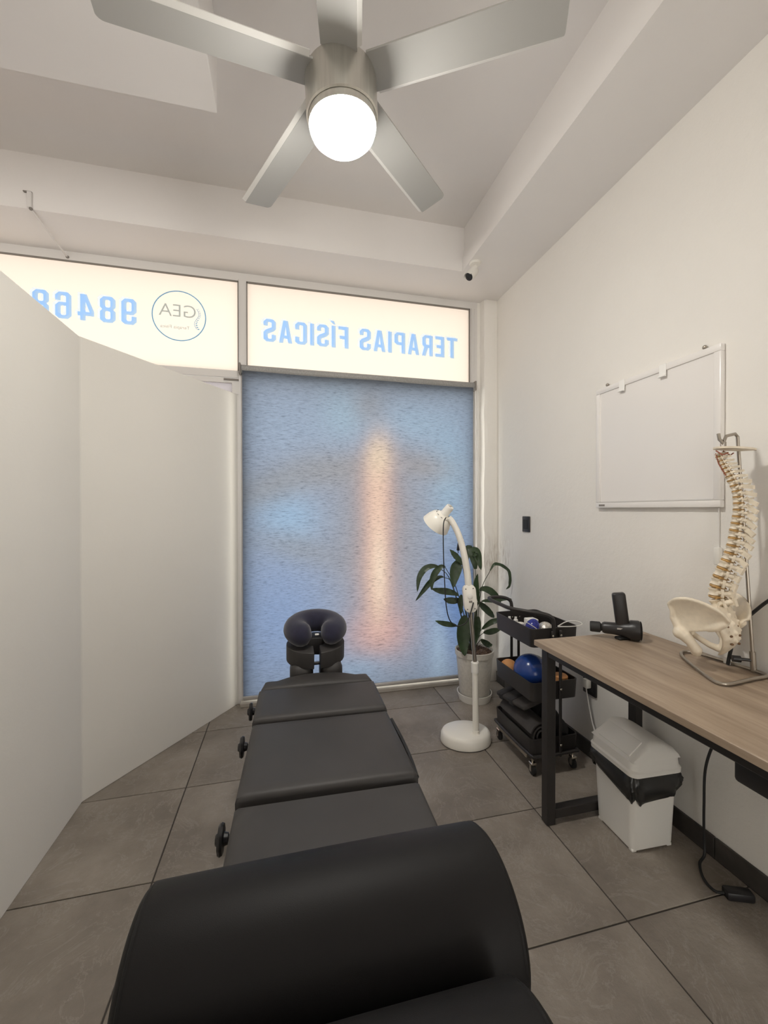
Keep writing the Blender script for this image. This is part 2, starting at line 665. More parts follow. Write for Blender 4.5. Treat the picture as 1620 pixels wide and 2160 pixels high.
# walls
struct(B().box((XW, YR - 0.1, -0.1), (XW + 0.12, YB + 0.25, ZC + 0.1)).obj('wall_right', M_WALL, smooth=0))
struct(B().box((XL - 0.12, YR - 0.1, -0.1), (XL, YB + 0.25, ZC + 0.1)).obj('wall_left', M_PART, smooth=0))
# unseen rear wall; doorway and broad opening are added to let in balancing daylight
wr = B()
wr.box((XL, YR - 0.12, -0.1), (-3.0, YR, ZC + 0.1))
wr.box((-3.0, YR - 0.12, 2.70), (-0.95, YR, ZC + 0.1))
wr.box((-0.95, YR - 0.12, -0.1), (0.50, YR, ZC + 0.1))
wr.box((0.50, YR - 0.12, 2.15), (1.40, YR, ZC + 0.1))
wr.box((1.40, YR - 0.12, -0.1), (XW, YR, ZC + 0.1))
struct(wr.obj('wall_rear', M_PART, smooth=0))

# ceiling, dropped soffits and beams
struct(B().box((XL, YR - 0.1, ZC), (XW + 0.1, YB + 0.25, ZC + 0.12)).obj('ceiling', M_CEIL, smooth=0))
struct(B().box((1.158, YR, 2.93), (XW, YB + 0.2, ZC), 0.0).obj('trim_1', M_CEIL, smooth=0))
struct(B().box((1.132, YR, ZS), (XW, YB + 0.2, 2.935)).obj('trim_2', M_CEIL, smooth=0))
struct(B().box((XL, 2.535, 2.93), (1.158, YB + 0.2, ZC), 0.0).obj('trim_3', M_CEIL, smooth=0))
struct(B().box((XL, 2.508, ZS), (1.1325, YB + 0.2, 2.935)).obj('trim_4', M_CEIL, smooth=0))
struct(B().box((XL, YR, 2.845), (-0.256, 1.73, ZC), 0.003, 1).obj('trim_5', M_CEIL, smooth=0))

# corner column and reveal, with a ragged plaster edge
col = B()
n = 34
pts = []
random.seed(21)
cv = []
for k in range(n + 1):
    z = ZS * k / n
    j = random.uniform(-0.004, 0.004)
    cv.append([Vector((XW + 0.01, 2.80, z)), Vector((1.470 + j * 0.5, 2.80, z)), Vector((1.447 + j, 2.812 + random.uniform(-0.002, 0.002), z)),
               Vector((1.436 + j * 0.7, 2.86, z)), Vector((1.41, 2.865, z)), Vector((1.41, 3.0, z)), Vector((XW + 0.01, 3.0, z))])
vv, ff = [], []
for row in cv:
    vv += row
for k in range(n):
    for i in range(6):
        a = k * 7 + i
        ff.append((a, a + 1, a + 8, a + 7))
col.raw(vv, ff)
struct(col.obj('trim_6', M_WALL, smooth=30))

# low partition wall in two straight runs
th = 0.09
pa, pb, pc = Vector((-0.876, -2.0, 0)), Vector((-0.876, 2.065, 0)), Vector((-0.295, 2.885, 0))
d2 = (pc - pb).normalized()
nrm2 = Vector((-d2.y, d2.x, 0))
mid = Vector((-0.876 - th, 2.065 + th * math.tan(math.atan2(d2.x, d2.y) / 2), 0))
poly = [pa, pb, pc, pc + nrm2 * th, mid, pa + Vector((-th, 0, 0))]
struct(B().prism([(p.x, p.y) for p in poly], 2, -0.002, 2.052, 0.004, 1).obj('wall_partition', M_PART, smooth=0))

# baseboard on the right wall
bb = B()
y = YR
while y < 2.79:
    y2 = min(y + PITCH * 1.0, 2.79)
    bb.box((XW - 0.011, y + 0.001, 0), (XW, y2 - 0.001, 0.078), 0.002, 1)
    y = y2
struct(bb.obj('baseboard_right', M_BASEB, smooth=0))

# ---------------------------------------------------------------- window wall
YF0, YF1 = 2.862, 2.905     # frame depth
wf = B()
wf.box((-0.297, YF0, 0.0), (-0.245, YF1, 2.806))               # mullion
wf.box((1.352, YF0, 0.0), (1.412, YF1, 2.806))                 # right jamb
wf.box((XL, YF0, 2.806), (1.412, YF1, ZS))                  # head
wf.box((-0.245, YF0, 2.155), (1.352, YF1, 2.20))            # transom bar
wf.box((-0.245, YF0, 0.0), (1.352, YF1, 0.055))             # bottom track
win1 = struct(wf.obj('window_1', M_ALU, smooth=0))
# slim stop beads and gasket lines
g = B()
g.box((-0.247, YF0 - 0.006, 2.787), (1.353, YF0 + 0.004, 2.797))
g.box((1.346, YF0 - 0.006, 2.2), (1.353, YF0 + 0.004, 2.797))
g.box((-0.247, YF0 - 0.006, 2.2), (-0.241, YF0 + 0.004, 2.797))
g.obj('gasket', mat('brown grey gasket', (0.22, 0.20, 0.18, 1), 0.7), win1, 0)
g = B()
g.box((-0.247, YF0 - 0.004, 2.795), (1.356, YF0 + 0.01, 2.812))
g.box((1.366, YF0 - 0.004, 0.05), (1.372, YF0, 2.8))
g.box((1.388, YF0 - 0.004, 0.05), (1.394, YF0, 2.8))
g.obj('glazing_bead', M_ALU, win1, 0)
quad(-0.245, 1.352, 2.884, 2.20, 2.806).obj('transom_pane', M_FILM, win1, 0)
quad(-0.245, 1.352, 2.890, 0.055, 2.155).obj('pane', M_PANE, win1, 0)
# sill curb of pale stone under the track
B().box((-0.29, 2.80, 0.0), (1.41, 2.862, 0.028), 0.004, 1).obj('sill_curb', mat('pale stone curb', (0.36, 0.33, 0.29, 1), 0.6, var=0.1), win1, 0)

wf = B()
wf.box((XL, YF0, 2.160), (-0.297, YF1, 2.205))
wf.box((XL, YF0, 2.05), (-0.297, YF1 - 0.01, 2.058))
win2 = struct(wf.obj('window_2', M_ALU, smooth=0))
g = B()
g.box((XL, YF0 - 0.006, 2.787), (-0.297, YF0 + 0.004, 2.795))
g.box((-0.303, YF0 - 0.006, 2.205), (-0.297, YF0 + 0.004, 2.79))
g.obj('gasket', MATS['brown grey gasket'], win2, 0)
B().box((XL, YF0 - 0.004, 2.793), (-0.298, YF0 + 0.01, 2.810)).obj('glazing_bead', M_ALU, win2, 0)
quad(XL, -0.297, 2.884, 2.205, 2.806).obj('transom_pane', M_FILM, win2, 0)
# glazed door below the left transom, mostly hidden behind the partition
d1 = B()
d1.box((-1.25, 2.868, 0.0), (-1.17, 2.9, 2.155))
d1.box((-0.34, 2.868, 0.0), (-0.297, 2.9, 2.155))
d1.box((-1.17, 2.868, 2.125), (-0.34, 2.9, 2.155))
d1.box((-1.17, 2.868, 0.0), (-0.34, 2.9, 0.12))
door1 = struct(d1.obj('door_1', M_ALU, smooth=0))
quad(-1.17, -0.34, 2.884, 0.12, 2.125).obj('pane', M_FILM2, door1, 0)
B().box((-0.39, 2.857, 2.140), (-0.297, 2.8675, 2.150)).obj('door_closer_plate', M_GREYB, door1, 0)
quad(XL, -1.25, 2.884, 0.0, 2.16).obj('side_pane', M_FILM2, door1, 0)

# lettering on the glass (reads correctly from the street, mirrored from inside)
def text_mesh(body, x_right, x_left, z0, z1, y, m, parent, name='lettering', offset=0.0, shear=0.0, shift=(0, 0), spacing=1.0):
    cu = bpy.data.curves.new('t', 'FONT')
    cu.body = body
    cu.fill_mode = 'FRONT'
    cu.extrude = 0.0
    cu.offset = offset
    cu.space_character = spacing
    o = bpy.data.objects.new('t', cu)
    COL.objects.link(o)
    dg = bpy.context.evaluated_depsgraph_get()
    me = bpy.data.meshes.new_from_object(o.evaluated_get(dg))
    bpy.data.objects.remove(o, do_unlink=True)
    xs = [v.co.x for v in me.vertices]
    caps = [v.co.y for v in me.vertices]
    ax0, ax1 = min(xs), max(xs)
    ay0, ay1 = 0.0 - offset, (0.729 if 'x' not in name else max(caps)) + offset
    for v in me.vertices:
        fx = (v.co.x - ax0) / (ax1 - ax0)
        fy = (v.co.y - ay0) / (ay1 - ay0)
        v.co = Vector((x_right + (x_left - x_right) * fx + shift[0], y - v.co.z * 0.04, z0 + (z1 - z0) * fy + shift[1]))
    me.flip_normals()
    me.materials.clear()
    me.materials.append(m)
    return link(name, me, parent)

BOWL = [(.18, .54), (.31, .54), (.34, .57), (.34, .84), (.31, .87), (.18, .87)]
NINE = [[(0, .32), (0, .12), (.12, 0), (.42, 0), (.54, .12), (.54, .88), (.42, 1), (.12, 1), (0, .88), (0, .50), (.12, .38), (.36, .38), (.36, .17), (.32, .13), (.22, .13), (.18, .17), (.18, .32)],
        [(.18, .55), (.22, .51), (.36, .51), (.36, .83), (.32, .87), (.22, .87), (.18, .83)]]
GLYPH = {
    'T': [[(.18, 0), (.36, 0), (.36, .85), (.54, .85), (.54, 1), (0, 1), (0, .85), (.18, .85)]],
    'E': [[(0, 0), (.46, 0), (.46, .15), (.18, .15), (.18, .43), (.40, .43), (.40, .58), (.18, .58), (.18, .85), (.46, .85), (.46, 1), (0, 1)]],
    'F': [[(0, 0), (.18, 0), (.18, .42), (.40, .42), (.40, .57), (.18, .57), (.18, .85), (.46, .85), (.46, 1), (0, 1)]],
    'I': [[(0, 0), (.18, 0), (.18, 1), (0, 1)]],
    'Í': [[(0, 0), (.18, 0), (.18, 1), (0, 1)], [(0, 1.06), (.10, 1.06), (.24, 1.22), (.08, 1.22)]],
    'A': [[(0, 0), (.17, 0), (.205, .20), (.355, .20), (.39, 0), (.56, 0), (.38, 1), (.18, 1)], [(.23, .34), (.33, .34), (.28, .74)]],
    'P': [[(0, 0), (.18, 0), (.18, .40), (.40, .40), (.52, .52), (.52, .88), (.40, 1), (0, 1)], BOWL],
    'R': [[(0, 0), (.18, 0), (.18, .40), (.24, .40), (.36, 0), (.55, 0), (.43, .43), (.52, .53), (.52, .88), (.40, 1), (0, 1)], BOWL],
    'S': [[(0, .32), (0, .12), (.12, 0), (.40, 0), (.52, .12), (.52, .42), (.42, .53), (.18, .65), (.18, .84), (.22, .87), (.30, .87), (.34, .84), (.34, .70), (.52, .70), (.52, .88), (.40, 1), (.12, 1),
           (0, .88), (0, .58), (.10, .47), (.34, .35), (.34, .16), (.30, .13), (.22, .13), (.18, .16), (.18, .32)]],
    'C': [[(.52, .34), (.34, .34), (.34, .16), (.30, .13), (.22, .13), (.18, .16), (.18, .84), (.22, .87), (.30, .87), (.34, .84), (.34, .66), (.52, .66), (.52, .88), (.40, 1), (.12, 1), (0, .88), (0, .12),
           (.12, 0), (.40, 0), (.52, .12)]],
    '9': NINE,
    '6': [[(.54 - x, 1 - y) for x, y in q] for q in NINE],
    '8': [[(0, .12), (.12, 0), (.42, 0), (.54, .12), (.54, .42), (.46, .51), (.54, .60), (.54, .88), (.42, 1), (.12, 1), (0, .88), (0, .60), (.08, .51), (0, .42)],
          [(.18, .17), (.22, .13), (.32, .13), (.36, .17), (.36, .40), (.32, .44), (.22, .44), (.18, .40)], [(.18, .62), (.22, .58), (.32, .58), (.36, .62), (.36, .83), (.32, .87), (.22, .87), (.18, .83)]],
    '4': [[(.29, 0), (.47, 0), (.47, .18), (.56, .18), (.56, .33), (.47, .33), (.47, 1), (.25, 1), (0, .36), (0, .18), (.29, .18)], [(.15, .33), (.29, .33), (.29, .72)]],
}
def block_text(body, x_right, x_left, z0, z1, y, m, parent, name, gap=0.12, shift=(0, 0)):
    """heavy condensed letters cut from vinyl; one mesh object per letter"""
    adv, tot_ = [], 0.0
    for ch_ in body:
        wd = 0.26 if ch_ == ' ' else max(x for q in GLYPH[ch_] for x, _ in q if True) if ch_ != 'Í' else 0.18
        adv.append((tot_, wd))
        tot_ += wd + gap
    tot_ -= gap
    sx_ = (x_left - x_right) / tot_
    for ch_, (a, wd) in zip(body, adv):
        if ch_ == ' ':
            continue
        cu = bpy.data.curves.new('g', 'CURVE')
        cu.dimensions = '2D'
        cu.fill_mode = 'FRONT'
        for poly_ in GLYPH[ch_]:
            spn = cu.splines.new('POLY')
            spn.points.add(len(poly_) - 1)
            for p_, (gx, gy) in zip(spn.points, poly_):
                p_.co = (gx, gy, 0, 1)
            spn.use_cyclic_u = True
        o = bpy.data.objects.new('g', cu)
        COL.objects.link(o)
        dg = bpy.context.evaluated_depsgraph_get()
        me = bpy.data.meshes.new_from_object(o.evaluated_get(dg))
        bpy.data.objects.remove(o, do_unlink=True)
        for v in me.vertices:
            v.co = Vector((x_right + (a + v.co.x) * sx_ + shift[0], y, z0 + (z1 - z0) * v.co.y + shift[1]))
        me.materials.clear()
        me.materials.append(m)
        link(name, me, parent)
block_text('TERAPIAS FÍSICAS', 1.262, -0.140, 2.422, 2.574, 2.8800, M_LET, win1, 'letter')
block_text('TERAPIAS FÍSICAS', 1.262, -0.140, 2.422, 2.574, 2.8820, M_LET2, win1, 'letter_edge', shift=(-0.014, 0.010))
block_text('98468', -0.906, -1.466, 2.449, 2.610, 2.8800, M_LET, win2, 'numeral', gap=0.20)
block_text('98468', -0.906, -1.466, 2.449, 2.610, 2.8820, M_LET2, win2, 'numeral_edge', gap=0.20, shift=(-0.014, 0.010))
# round logo: ring, thin letters, small line and a dotted spine
lg = B()
ring = [(-0.660 + 0.158 * math.cos(a), 2.880, 2.535 + 0.158 * math.sin(a)) for a in [2 * PI * k / 72 for k in range(72)]]
lg.tube(ring, 0.0032, 6, closed=True)
logo = lg.obj('logo_ring', M_LOGO, win2)
text_mesh('GEA', -0.562, -0.780, 2.530, 2.612, 2.8805, M_LOGO2, win2, 'logo_letters', offset=-0.008)
text_mesh('Terapia Física', -0.598, -0.772, 2.453, 2.474, 2.8805, M_LOGO2, win2, 'logo_small_letters', offset=0.0)
lg = B()
for k in range(12):
    f = k / 11
    cx = -0.546 + 0.012 * math.sin(f * PI * 2.0)
    cz = 2.59 - 0.13 * f
    s = 0.0025 + 0.003 * f
    lg.ball((cx, 2.880, cz), (s * 1.4, 0.001, s * 0.7), 1)
lg.tube([(-0.556 + 0.014 * math.sin(f * PI * 2.0), 2.880, 2.59 - 0.13 * f) for f in [k / 20 for k in range(21)]], 0.0014, 5)
lg.obj('logo_spine', M_LOGO, win2)

# ---------------------------------------------------------------- roller blind
rb = thing('roller_blind', 'translucent roller blind over the window, backlit spine graphic behind it painted into its colour', 'blind', (0.55, 2.83, 0.06))
fab = B()
nx, nz = 82, 108
vv, ff = [], []
for j in range(nz + 1):
    for i in range(nx + 1):
        x = -0.272 + (1.362 + 0.272) * i / nx
        z = 0.062 + (2.20 - 0.062) * j / nz
        vv.append((x, 2.822 + 0.0018 * math.sin(x * 7 + z * 3) + 0.001 * math.sin(z * 11), z))
for j in range(nz):
    for i in range(nx):
        a = j * (nx + 1) + i
        ff.append((a, a + 1, a + nx + 2, a + nx + 1))
fab.raw(vv, ff)
fo = fab.obj('fabric', M_BLIND, rb, 180)
ca_ = fo.data.color_attributes.new('print', 'FLOAT_COLOR', 'POINT')  # holds the window graphic's shine-through as fabric colour
for i, v in enumerate(fo.data.vertices):
    ca_.data[i].color = (*blind_backlit(v.co.x, v.co.z), 1.0)
B().cyl((-0.278, 2.84, 2.212), (1.372, 2.84, 2.212), 0.026, seg=24).obj('roller_tube', M_GREYTUBE, rb)
B().box((-0.274, 2.810, 0.040), (1.364, 2.832, 0.066), 0.006, 2).obj('bottom_bar', M_ALU2, rb)
for x, s in ((-0.286, -1), (1.380, 1)):
    B().box((x - 0.006, 2.808, 2.175), (x + 0.006, 2.862, 2.245), 0.005, 2).obj('bracket', M_GREYB, rb)
ch = B()
ch.tube([(1.386, 2.825, 2.21), (1.387, 2.822, 1.4), (1.386, 2.82, 0.9)], 0.0025, 6)
ch.tube([(1.395, 2.812, 2.21), (1.394, 2.812, 1.4), (1.386, 2.812, 0.9)], 0.0025, 6)
ch.obj('pull_chain', M_ALU, rb)

# hook and tie rod at the front beam
hk = thing('tie_rod', 'thin white steel rod hooked on the beam and tied to the window head', 'rod', (-1.28, 2.5, 2.85))
B().box((-1.292, 2.494, 2.852), (-1.272, 2.5075, 2.934), 0.002, 1).obj('hook_plate', M_ALU, hk)
B().box((-1.31, 2.496, 2.930), (-1.272, 2.5075, 2.936), 0.001, 1).obj('hook_tab', M_GREYB, hk)
B().cyl((-1.276, 2.500, 2.846), (-1.272, 2.858, 2.812), 0.005, seg=8).obj('rod', M_ALU, hk)
B().ball((-1.276, 2.500, 2.847), 0.0085, 2).obj('joint', M_GREYB, hk)
B().ball((-1.272, 2.856, 2.812), 0.009, 2).obj('joint', M_GREYB, hk)

# ================================================================== CEILING FAN
FC = Vector((0.176, 1.316, 2.648))
tilt = Matrix.Translation(FC) @ (Euler((math.atan(0.0132), -math.atan(0.0473), 0)).to_matrix().to_4x4())
fan = thing('ceiling_fan', 'silver five-bladed ceiling fan with a lit globe lamp', 'fan', (FC.x, FC.y, ZC))
b = B(tilt)
b.lathe([(0.0, 0.028), (0.095, 0.028), (0.112, 0.016), (0.114, 0.008), (0.114, -0.108), (0.110, -0.112)], 48)
b.obj('motor_housing', M_NICKEL, fan)
b = B(tilt)
b.lathe([(0.106, -0.108), (0.106, -0.113), (0.1085, -0.114), (0.108, -0.134), (0.098, -0.136), (0.0, -0.136)], 48)
b.obj('light_collar', M_NICKEL, fan)
b = B(tilt)
b.lathe([(0.101, -0.134), (0.104, -0.138), (0.1045, -0.144), (0.100, -0.156), (0.086, -0.170), (0.058, -0.180), (0.028, -0.184), (0.0, -0.185)], 48)
globe = b.obj('lamp_globe', M_GLOBE, fan, 180)
b = B()
b.cyl((FC.x, FC.y, FC.z + 0.025), (FC.x - 0.004, FC.y, ZC - 0.03), 0.013, seg=16)
b.obj('downrod', M_NICKEL, fan)
b = B(Matrix.Translation((FC.x - 0.004, FC.y, ZC)))
b.lathe([(0.0, -0.001), (0.07, -0.001), (0.068, -0.02), (0.05, -0.055), (0.02, -0.06), (0, -0.06)], 32)
b.obj('canopy', M_NICKEL, fan)
for k in range(5):
    a = R(44.26) + k * R(72)
    Mb = tilt @ Matrix.Rotation(a, 4, 'Z') @ Matrix.Translation((0, 0, 0.008)) @ Matrix.Rotation(R(-11), 4, 'X')
    L0, L1 = 0.100, 0.674
    W0, W1 = 0.056, 0.066
    rr = 0.022
    poly = [(L0, -W0), (L1 - rr, -W1)]
    for q in range(1, 6):
        t_ = PI / 2 * q / 6
        poly.append((L1 - rr + rr * math.sin(t_), -W1 + rr - rr * math.cos(t_)))
    for q in range(0, 6):
        t_ = PI / 2 * q / 6
        poly.append((L1 - rr + rr * math.cos(t_), W1 - rr + rr * math.sin(t_)))
    poly += [(L1 - rr, W1), (L0, W0)]
    poly = [(px_, min(py_, W1 - 0.013)) for (px_, py_) in poly]
    b = B(Mb)
    b.prism(poly, 2, -0.004, 0.004, 0.0012, 1)
    bl = b.obj('blade', M_BLADE, fan, 30)
    b = B(Mb @ Matrix.Translation((0, W1 - 0.0135, -0.003)) @ Matrix.Rotation(R(38), 4, 'X'))
    b.box((L0 + 0.012, 0.0, -0.001), (L1 - 0.006, 0.017, 0.0035), 0.001, 1)
    b.obj('blade_edge', M_EDGE, bl, label='pale rolled edge')
    b = B(Mb)
    b.box((0.085, -0.03, 0.004), (0.17, 0.03, 0.010), 0.003, 1)
    b.obj('blade_iron', M_NICKEL, bl)

# ================================================================== SECURITY CAMERA
sc_ = thing('security_camera', 'small white bullet security camera on the ceiling beam corner', 'camera', (1.168, 2.40, ZS))
b = B(Matrix.Translation((1.172, 2.40, ZS)))
b.lathe([(0.0, 0), (0.036, 0), (0.037, -0.006), (0.033, -0.013), (0.013, -0.017), (0.0, -0.017)], 28)
b.obj('mount_base', M_WHITE, sc_)
b = B()
b.tube([(1.172, 2.40, ZS - 0.012), (1.172, 2.398, ZS - 0.036), (1.166, 2.392, ZS - 0.05)], [0.009, 0.008, 0.010], 12)
b.obj('bracket_arm', M_WHITE, sc_)
cdir = (Rv * -0.52 + Vector((0, 0, -0.66)) - Fv * 0.36).normalized()
cb = Vector((1.172, 2.400, ZS - 0.048))
b = B(align(cdir, cb))
b.lathe([(0.0, -0.012), (0.018, -0.01), (0.027, 0.002), (0.0285, 0.05), (0.0285, 0.078), (0.027, 0.080), (0, 0.080)], 28)
b.obj('barrel', M_WHITE, sc_)
b = B(align(cdir, cb))
b.lathe([(0.0, 0.0805), (0.0245, 0.0805), (0.0245, 0.082), (0.012, 0.083), (0.011, 0.080), (0, 0.079)], 28)
b.obj('lens_face', M_BLACKPL, sc_)
b = B(align(cdir, cb))
hood = [(math.cos(a) * 0.031, math.sin(a) * 0.031) for a in [R(20 + 140 * k / 14) for k in range(15)]]
hood2 = [(math.cos(a) * 0.0288, math.sin(a) * 0.0288) for a in [R(160 - 140 * k / 14) for k in range(15)]]
b.prism(hood + hood2, 2, 0.0, 0.094)
b.obj('sun_hood', M_WHITE, sc_)

# ================================================================== TREATMENT TABLE
BR = Matrix.Translation((0.117, 0.94, 0)) @ Matrix.Rotation(R(-1.5), 4, 'Z')    # local: x across, y along from Y=0.94
tb = thing('massage_table', 'black padded treatment table with jointed cushions', 'table', (0.12, 1.0, 0))
ZT = 0.5
HW = 0.258
def cushion(y0, y1, z0, z1, hw0, hw1, name='cushion', tilt_z=0.0, far=None):
    """padded slab, soft rounded edges, light crown"""
    nx_, ny_ = 14, 14
    vv, ff = [], []
    er = 0.016
    def outline(f):
        return hw0 + (hw1 - hw0) * f
    us = [-1, -0.985, -0.95, -0.88] + [-0.75 + 1.5 * i / 8 for i in range(9)] + [0.88, 0.95, 0.985, 1]
    vs2 = [0, 0.012, 0.04, 0.1] + [0.2 + 0.6 * i / 6 for i in range(7)] + [0.9, 0.96, 0.988, 1]
    top = []
    for v in vs2:
        for u in us:
            hw = outline(v)
            du = (1 - abs(u)) * hw
            yl = y0 + (y1 - y0) * v
            if far and v > 0.2:
                yl = y0 + (y1 - y0 + far(u)) * v
            dv = min(v, 1 - v) * (y1 - y0)
            e = min(du, dv)
            drop = 0.0
            if e < er:
                q = 1 - e / er
                drop = er * (1 - math.sqrt(max(0, 1 - q * q)))
            crown = 0.006 * (1 - u * u) * (4 * v * (1 - v))
            top.append((u * hw, yl, z1 - drop + crown + tilt_z * (v - 0.5)))
    nu, nv = len(us), len(vs2)
    vv = list(top)
    for j in range(nv - 1):
        for i in range(nu - 1):
            a = j * nu + i
            ff.append((a, a + 1, a + nu + 1, a + nu))
    rim = [i for i in range(nu)] + [j * nu + nu - 1 for j in range(1, nv)] + [(nv - 1) * nu + i for i in range(nu - 2, -1, -1)] + [j * nu for j in range(nv - 2, 0, -1)]
    base = len(vv)
    for r_ in rim:
        x, y_, z = top[r_]
        vv.append((x, y_, z0))
    m_ = len(rim)
    for i in range(m_):
        a, b_ = rim[i], rim[(i + 1) % m_]
        ff.append((a, base + i, base + (i + 1) % m_, b_))
    ff.append(tuple(base + i for i in range(m_)))
    b = B(BR)
    b.raw(vv, ff)
    return b.obj(name, M_VINYL, tb, 50)
cushion(-0.76, 0.212, 0.435, ZT - 0.004, HW, HW, tilt_z=0.0)
cushion(0.222, 0.640, 0.437, ZT + 0.004, HW, HW - 0.002, tilt_z=-0.012)
cushion(0.648, 0.925, 0.437, ZT + 0.004, HW - 0.001, HW - 0.001, tilt_z=-0.008)
cushion(0.932, 1.005, 0.445, ZT + 0.002, HW - 0.006, HW - 0.022, tilt_z=0.006, far=lambda u: 0.06 * max(0, 1 - abs(u / 0.75) ** 2.4))
b = B(BR)
for y0, y1 in ((-0.75, 0.21), (0.225, 0.638), (0.65, 1.0)):
    for s in (-1, 1):
        b.box((s * 0.235 - 0.014, y0, 0.375), (s * 0.235 + 0.014, y1, 0.438), 0.004, 1)
    b.box((-0.23, y0 + 0.01, 0.385), (0.23, y0 + 0.04, 0.438), 0.003, 1)
    b.box((-0.23, y1 - 0.04, 0.385), (0.23, y1 - 0.01, 0.438), 0.003, 1)
b.obj('frame', M_BLACKMETAL, tb)
for x in (-0.2, 0.2):
    for y_, dy in ((-0.62, -0.05), (0.85, 0.05)):
        b = B(BR)
        b.tube([(x, y_, 0.39), (x, y_ + dy, 0.012)], 0.019, 14)
        lg_ = b.obj('leg', M_BLACKMETAL, tb)
        b = B(BR)
        b.lathe([(0, 0), (0.026, 0), (0.026, 0.012), (0.021, 0.03), (0, 0.03)], 16, M=Matrix.Translation((x, y_ + dy, 0)))
        b.obj('rubber_foot', M_RUBBER, lg_)
for yy in (-0.655, 0.885):
    B(BR).cyl((-0.2, yy, 0.12), (0.2, yy, 0.12), 0.011, seg=10).obj('stretcher', M_BLACKMETAL, tb)
for (kx, ky, kz) in ((-0.293, 0.207, 0.415), (-0.293, 0.636, 0.417), (-0.290, 0.905, 0.417)):
    b = B(BR)
    b.lathe([(0, -0.012), (0.012, -0.012), (0.016, -0.006), (0.034, -0.004), (0.037, 0.002), (0.034, 0.008), (0.016, 0.010), (0.013, 0.020), (0.008, 0.022), (0.008, 0.058), (0, 0.058)], 40,
            M=align((1, 0, 0), (kx, ky, kz)), lobes=8, lobe=0.03)
    b.obj('knob', M_BLACKPL, tb, 40)
b = B(BR)
b.tube(spline([(0.262, 0.25, 0.478), (0.272, 0.36, 0.47), (0.273, 0.48, 0.468), (0.264, 0.60, 0.476)], 6), 0.007, 8)
b.obj('side_strap', M_RUBBER, tb)

# face cradle at the head end
HC = Vector((0.148, 2.085, 0))
tilt_h = R(7)
def horseshoe(M, ro, ri, z0, z1, gap, m, name, parent, sy=1.0, bev=0.018, drop=0.0):
    """flat U with rounded edges, open toward -Y"""
    outer, inner = [], []
    a0 = math.asin(gap / 2 / ro)
    a1 = math.asin(min(0.95, gap / 2 / ri))
    n_ = 30
    for k in range(n_ + 1):
        a = -PI / 2 + a0 + (2 * PI - 2 * a0) * k / n_
        outer.append((ro * math.cos(a), ro * math.sin(a) * sy))
    for k in range(n_ + 1):
        a = -PI / 2 + a1 + (2 * PI - 2 * a1) * (1 - k / n_)
        inner.append((ri * math.cos(a), ri * math.sin(a) * sy))
    b = B(M)
    b.prism(outer + inner, 2, z0, z1, bev, 4)
    return b.obj(name, m, parent, 60)
Mh = Matrix.Translation(HC + Vector((0, 0.03, 0.578))) @ Matrix.Rotation(tilt_h, 4, 'X')
fcad = horseshoe(Mh, 0.146, 0.050, -0.045, 0.038, 0.030, M_VINYL, 'face_cushion', tb, sy=0.86)
horseshoe(Mh, 0.128, 0.062, -0.058, -0.044, 0.045, M_BLACKPL, 'cradle_plate', tb, sy=0.86, bev=0.003)
for s in (-1, 1):
    b = B()
    b.box((HC.x + s * 0.072 - 0.057, 2.005, 0.415), (HC.x + s * 0.072 + 0.055, 2.135, 0.538), 0.038, 5)
    b.obj('arm_pad', M_VINYL, tb, 60)
b = B()
b.cyl((HC.x - 0.02, 2.06, 0.525), (HC.x + 0.03, 2.06, 0.525), 0.008, seg=10)
for s in (-1, 1):
    b.cyl((HC.x + s * 0.03, 1.93, 0.41), (HC.x + s * 0.03, 2.10, 0.56), 0.008, seg=10)
b.cyl((HC.x - 0.012, 2.01, 0.47), (HC.x + 0.012, 2.01, 0.47), 0.011, seg=12)
b.box((HC.x - 0.10, 1.94, 0.40), (HC.x + 0.10, 2.06, 0.418), 0.004, 1)
b.obj('cradle_bracket', M_BLACKMETAL, tb)

# U-shaped neck pillow on the cradle
Mp = Matrix.Translation(HC + Vector((0, 0.035, 0.684))) @ Matrix.Rotation(R(13), 4, 'X')
path, rad = [], []
for k in range(33):
    f = k / 32
    a = R(-90 + 15) + R(360 - 30) * f
    rr = 0.098
    path.append((rr * math.cos(a) * 1.0, rr * math.sin(a) * 0.86, 0))
    e = min(f, 1 - f)
    rad.append(0.062 * min(1.0, math.sqrt(max(0.02, 1 - (1 - min(1, e / 0.10)) ** 2))))
b = B(Mp)
b.tube(path, rad, 20, flat=0.92)
np_ = b.obj('pillow_body', M_VELVET, None, 180)
pil = thing('neck_pillow', 'navy velvet U-shaped neck pillow resting on the face cradle', 'pillow', tuple(HC + Vector((0, 0.03, 0.61))))
setparent(np_, pil)
b = B(Mp)
b.box((-0.010, -0.098, 0.012), (0.010, -0.090, 0.020), 0.002, 1)
b.obj('clasp', M_CLIP, pil, label='small white clasp')

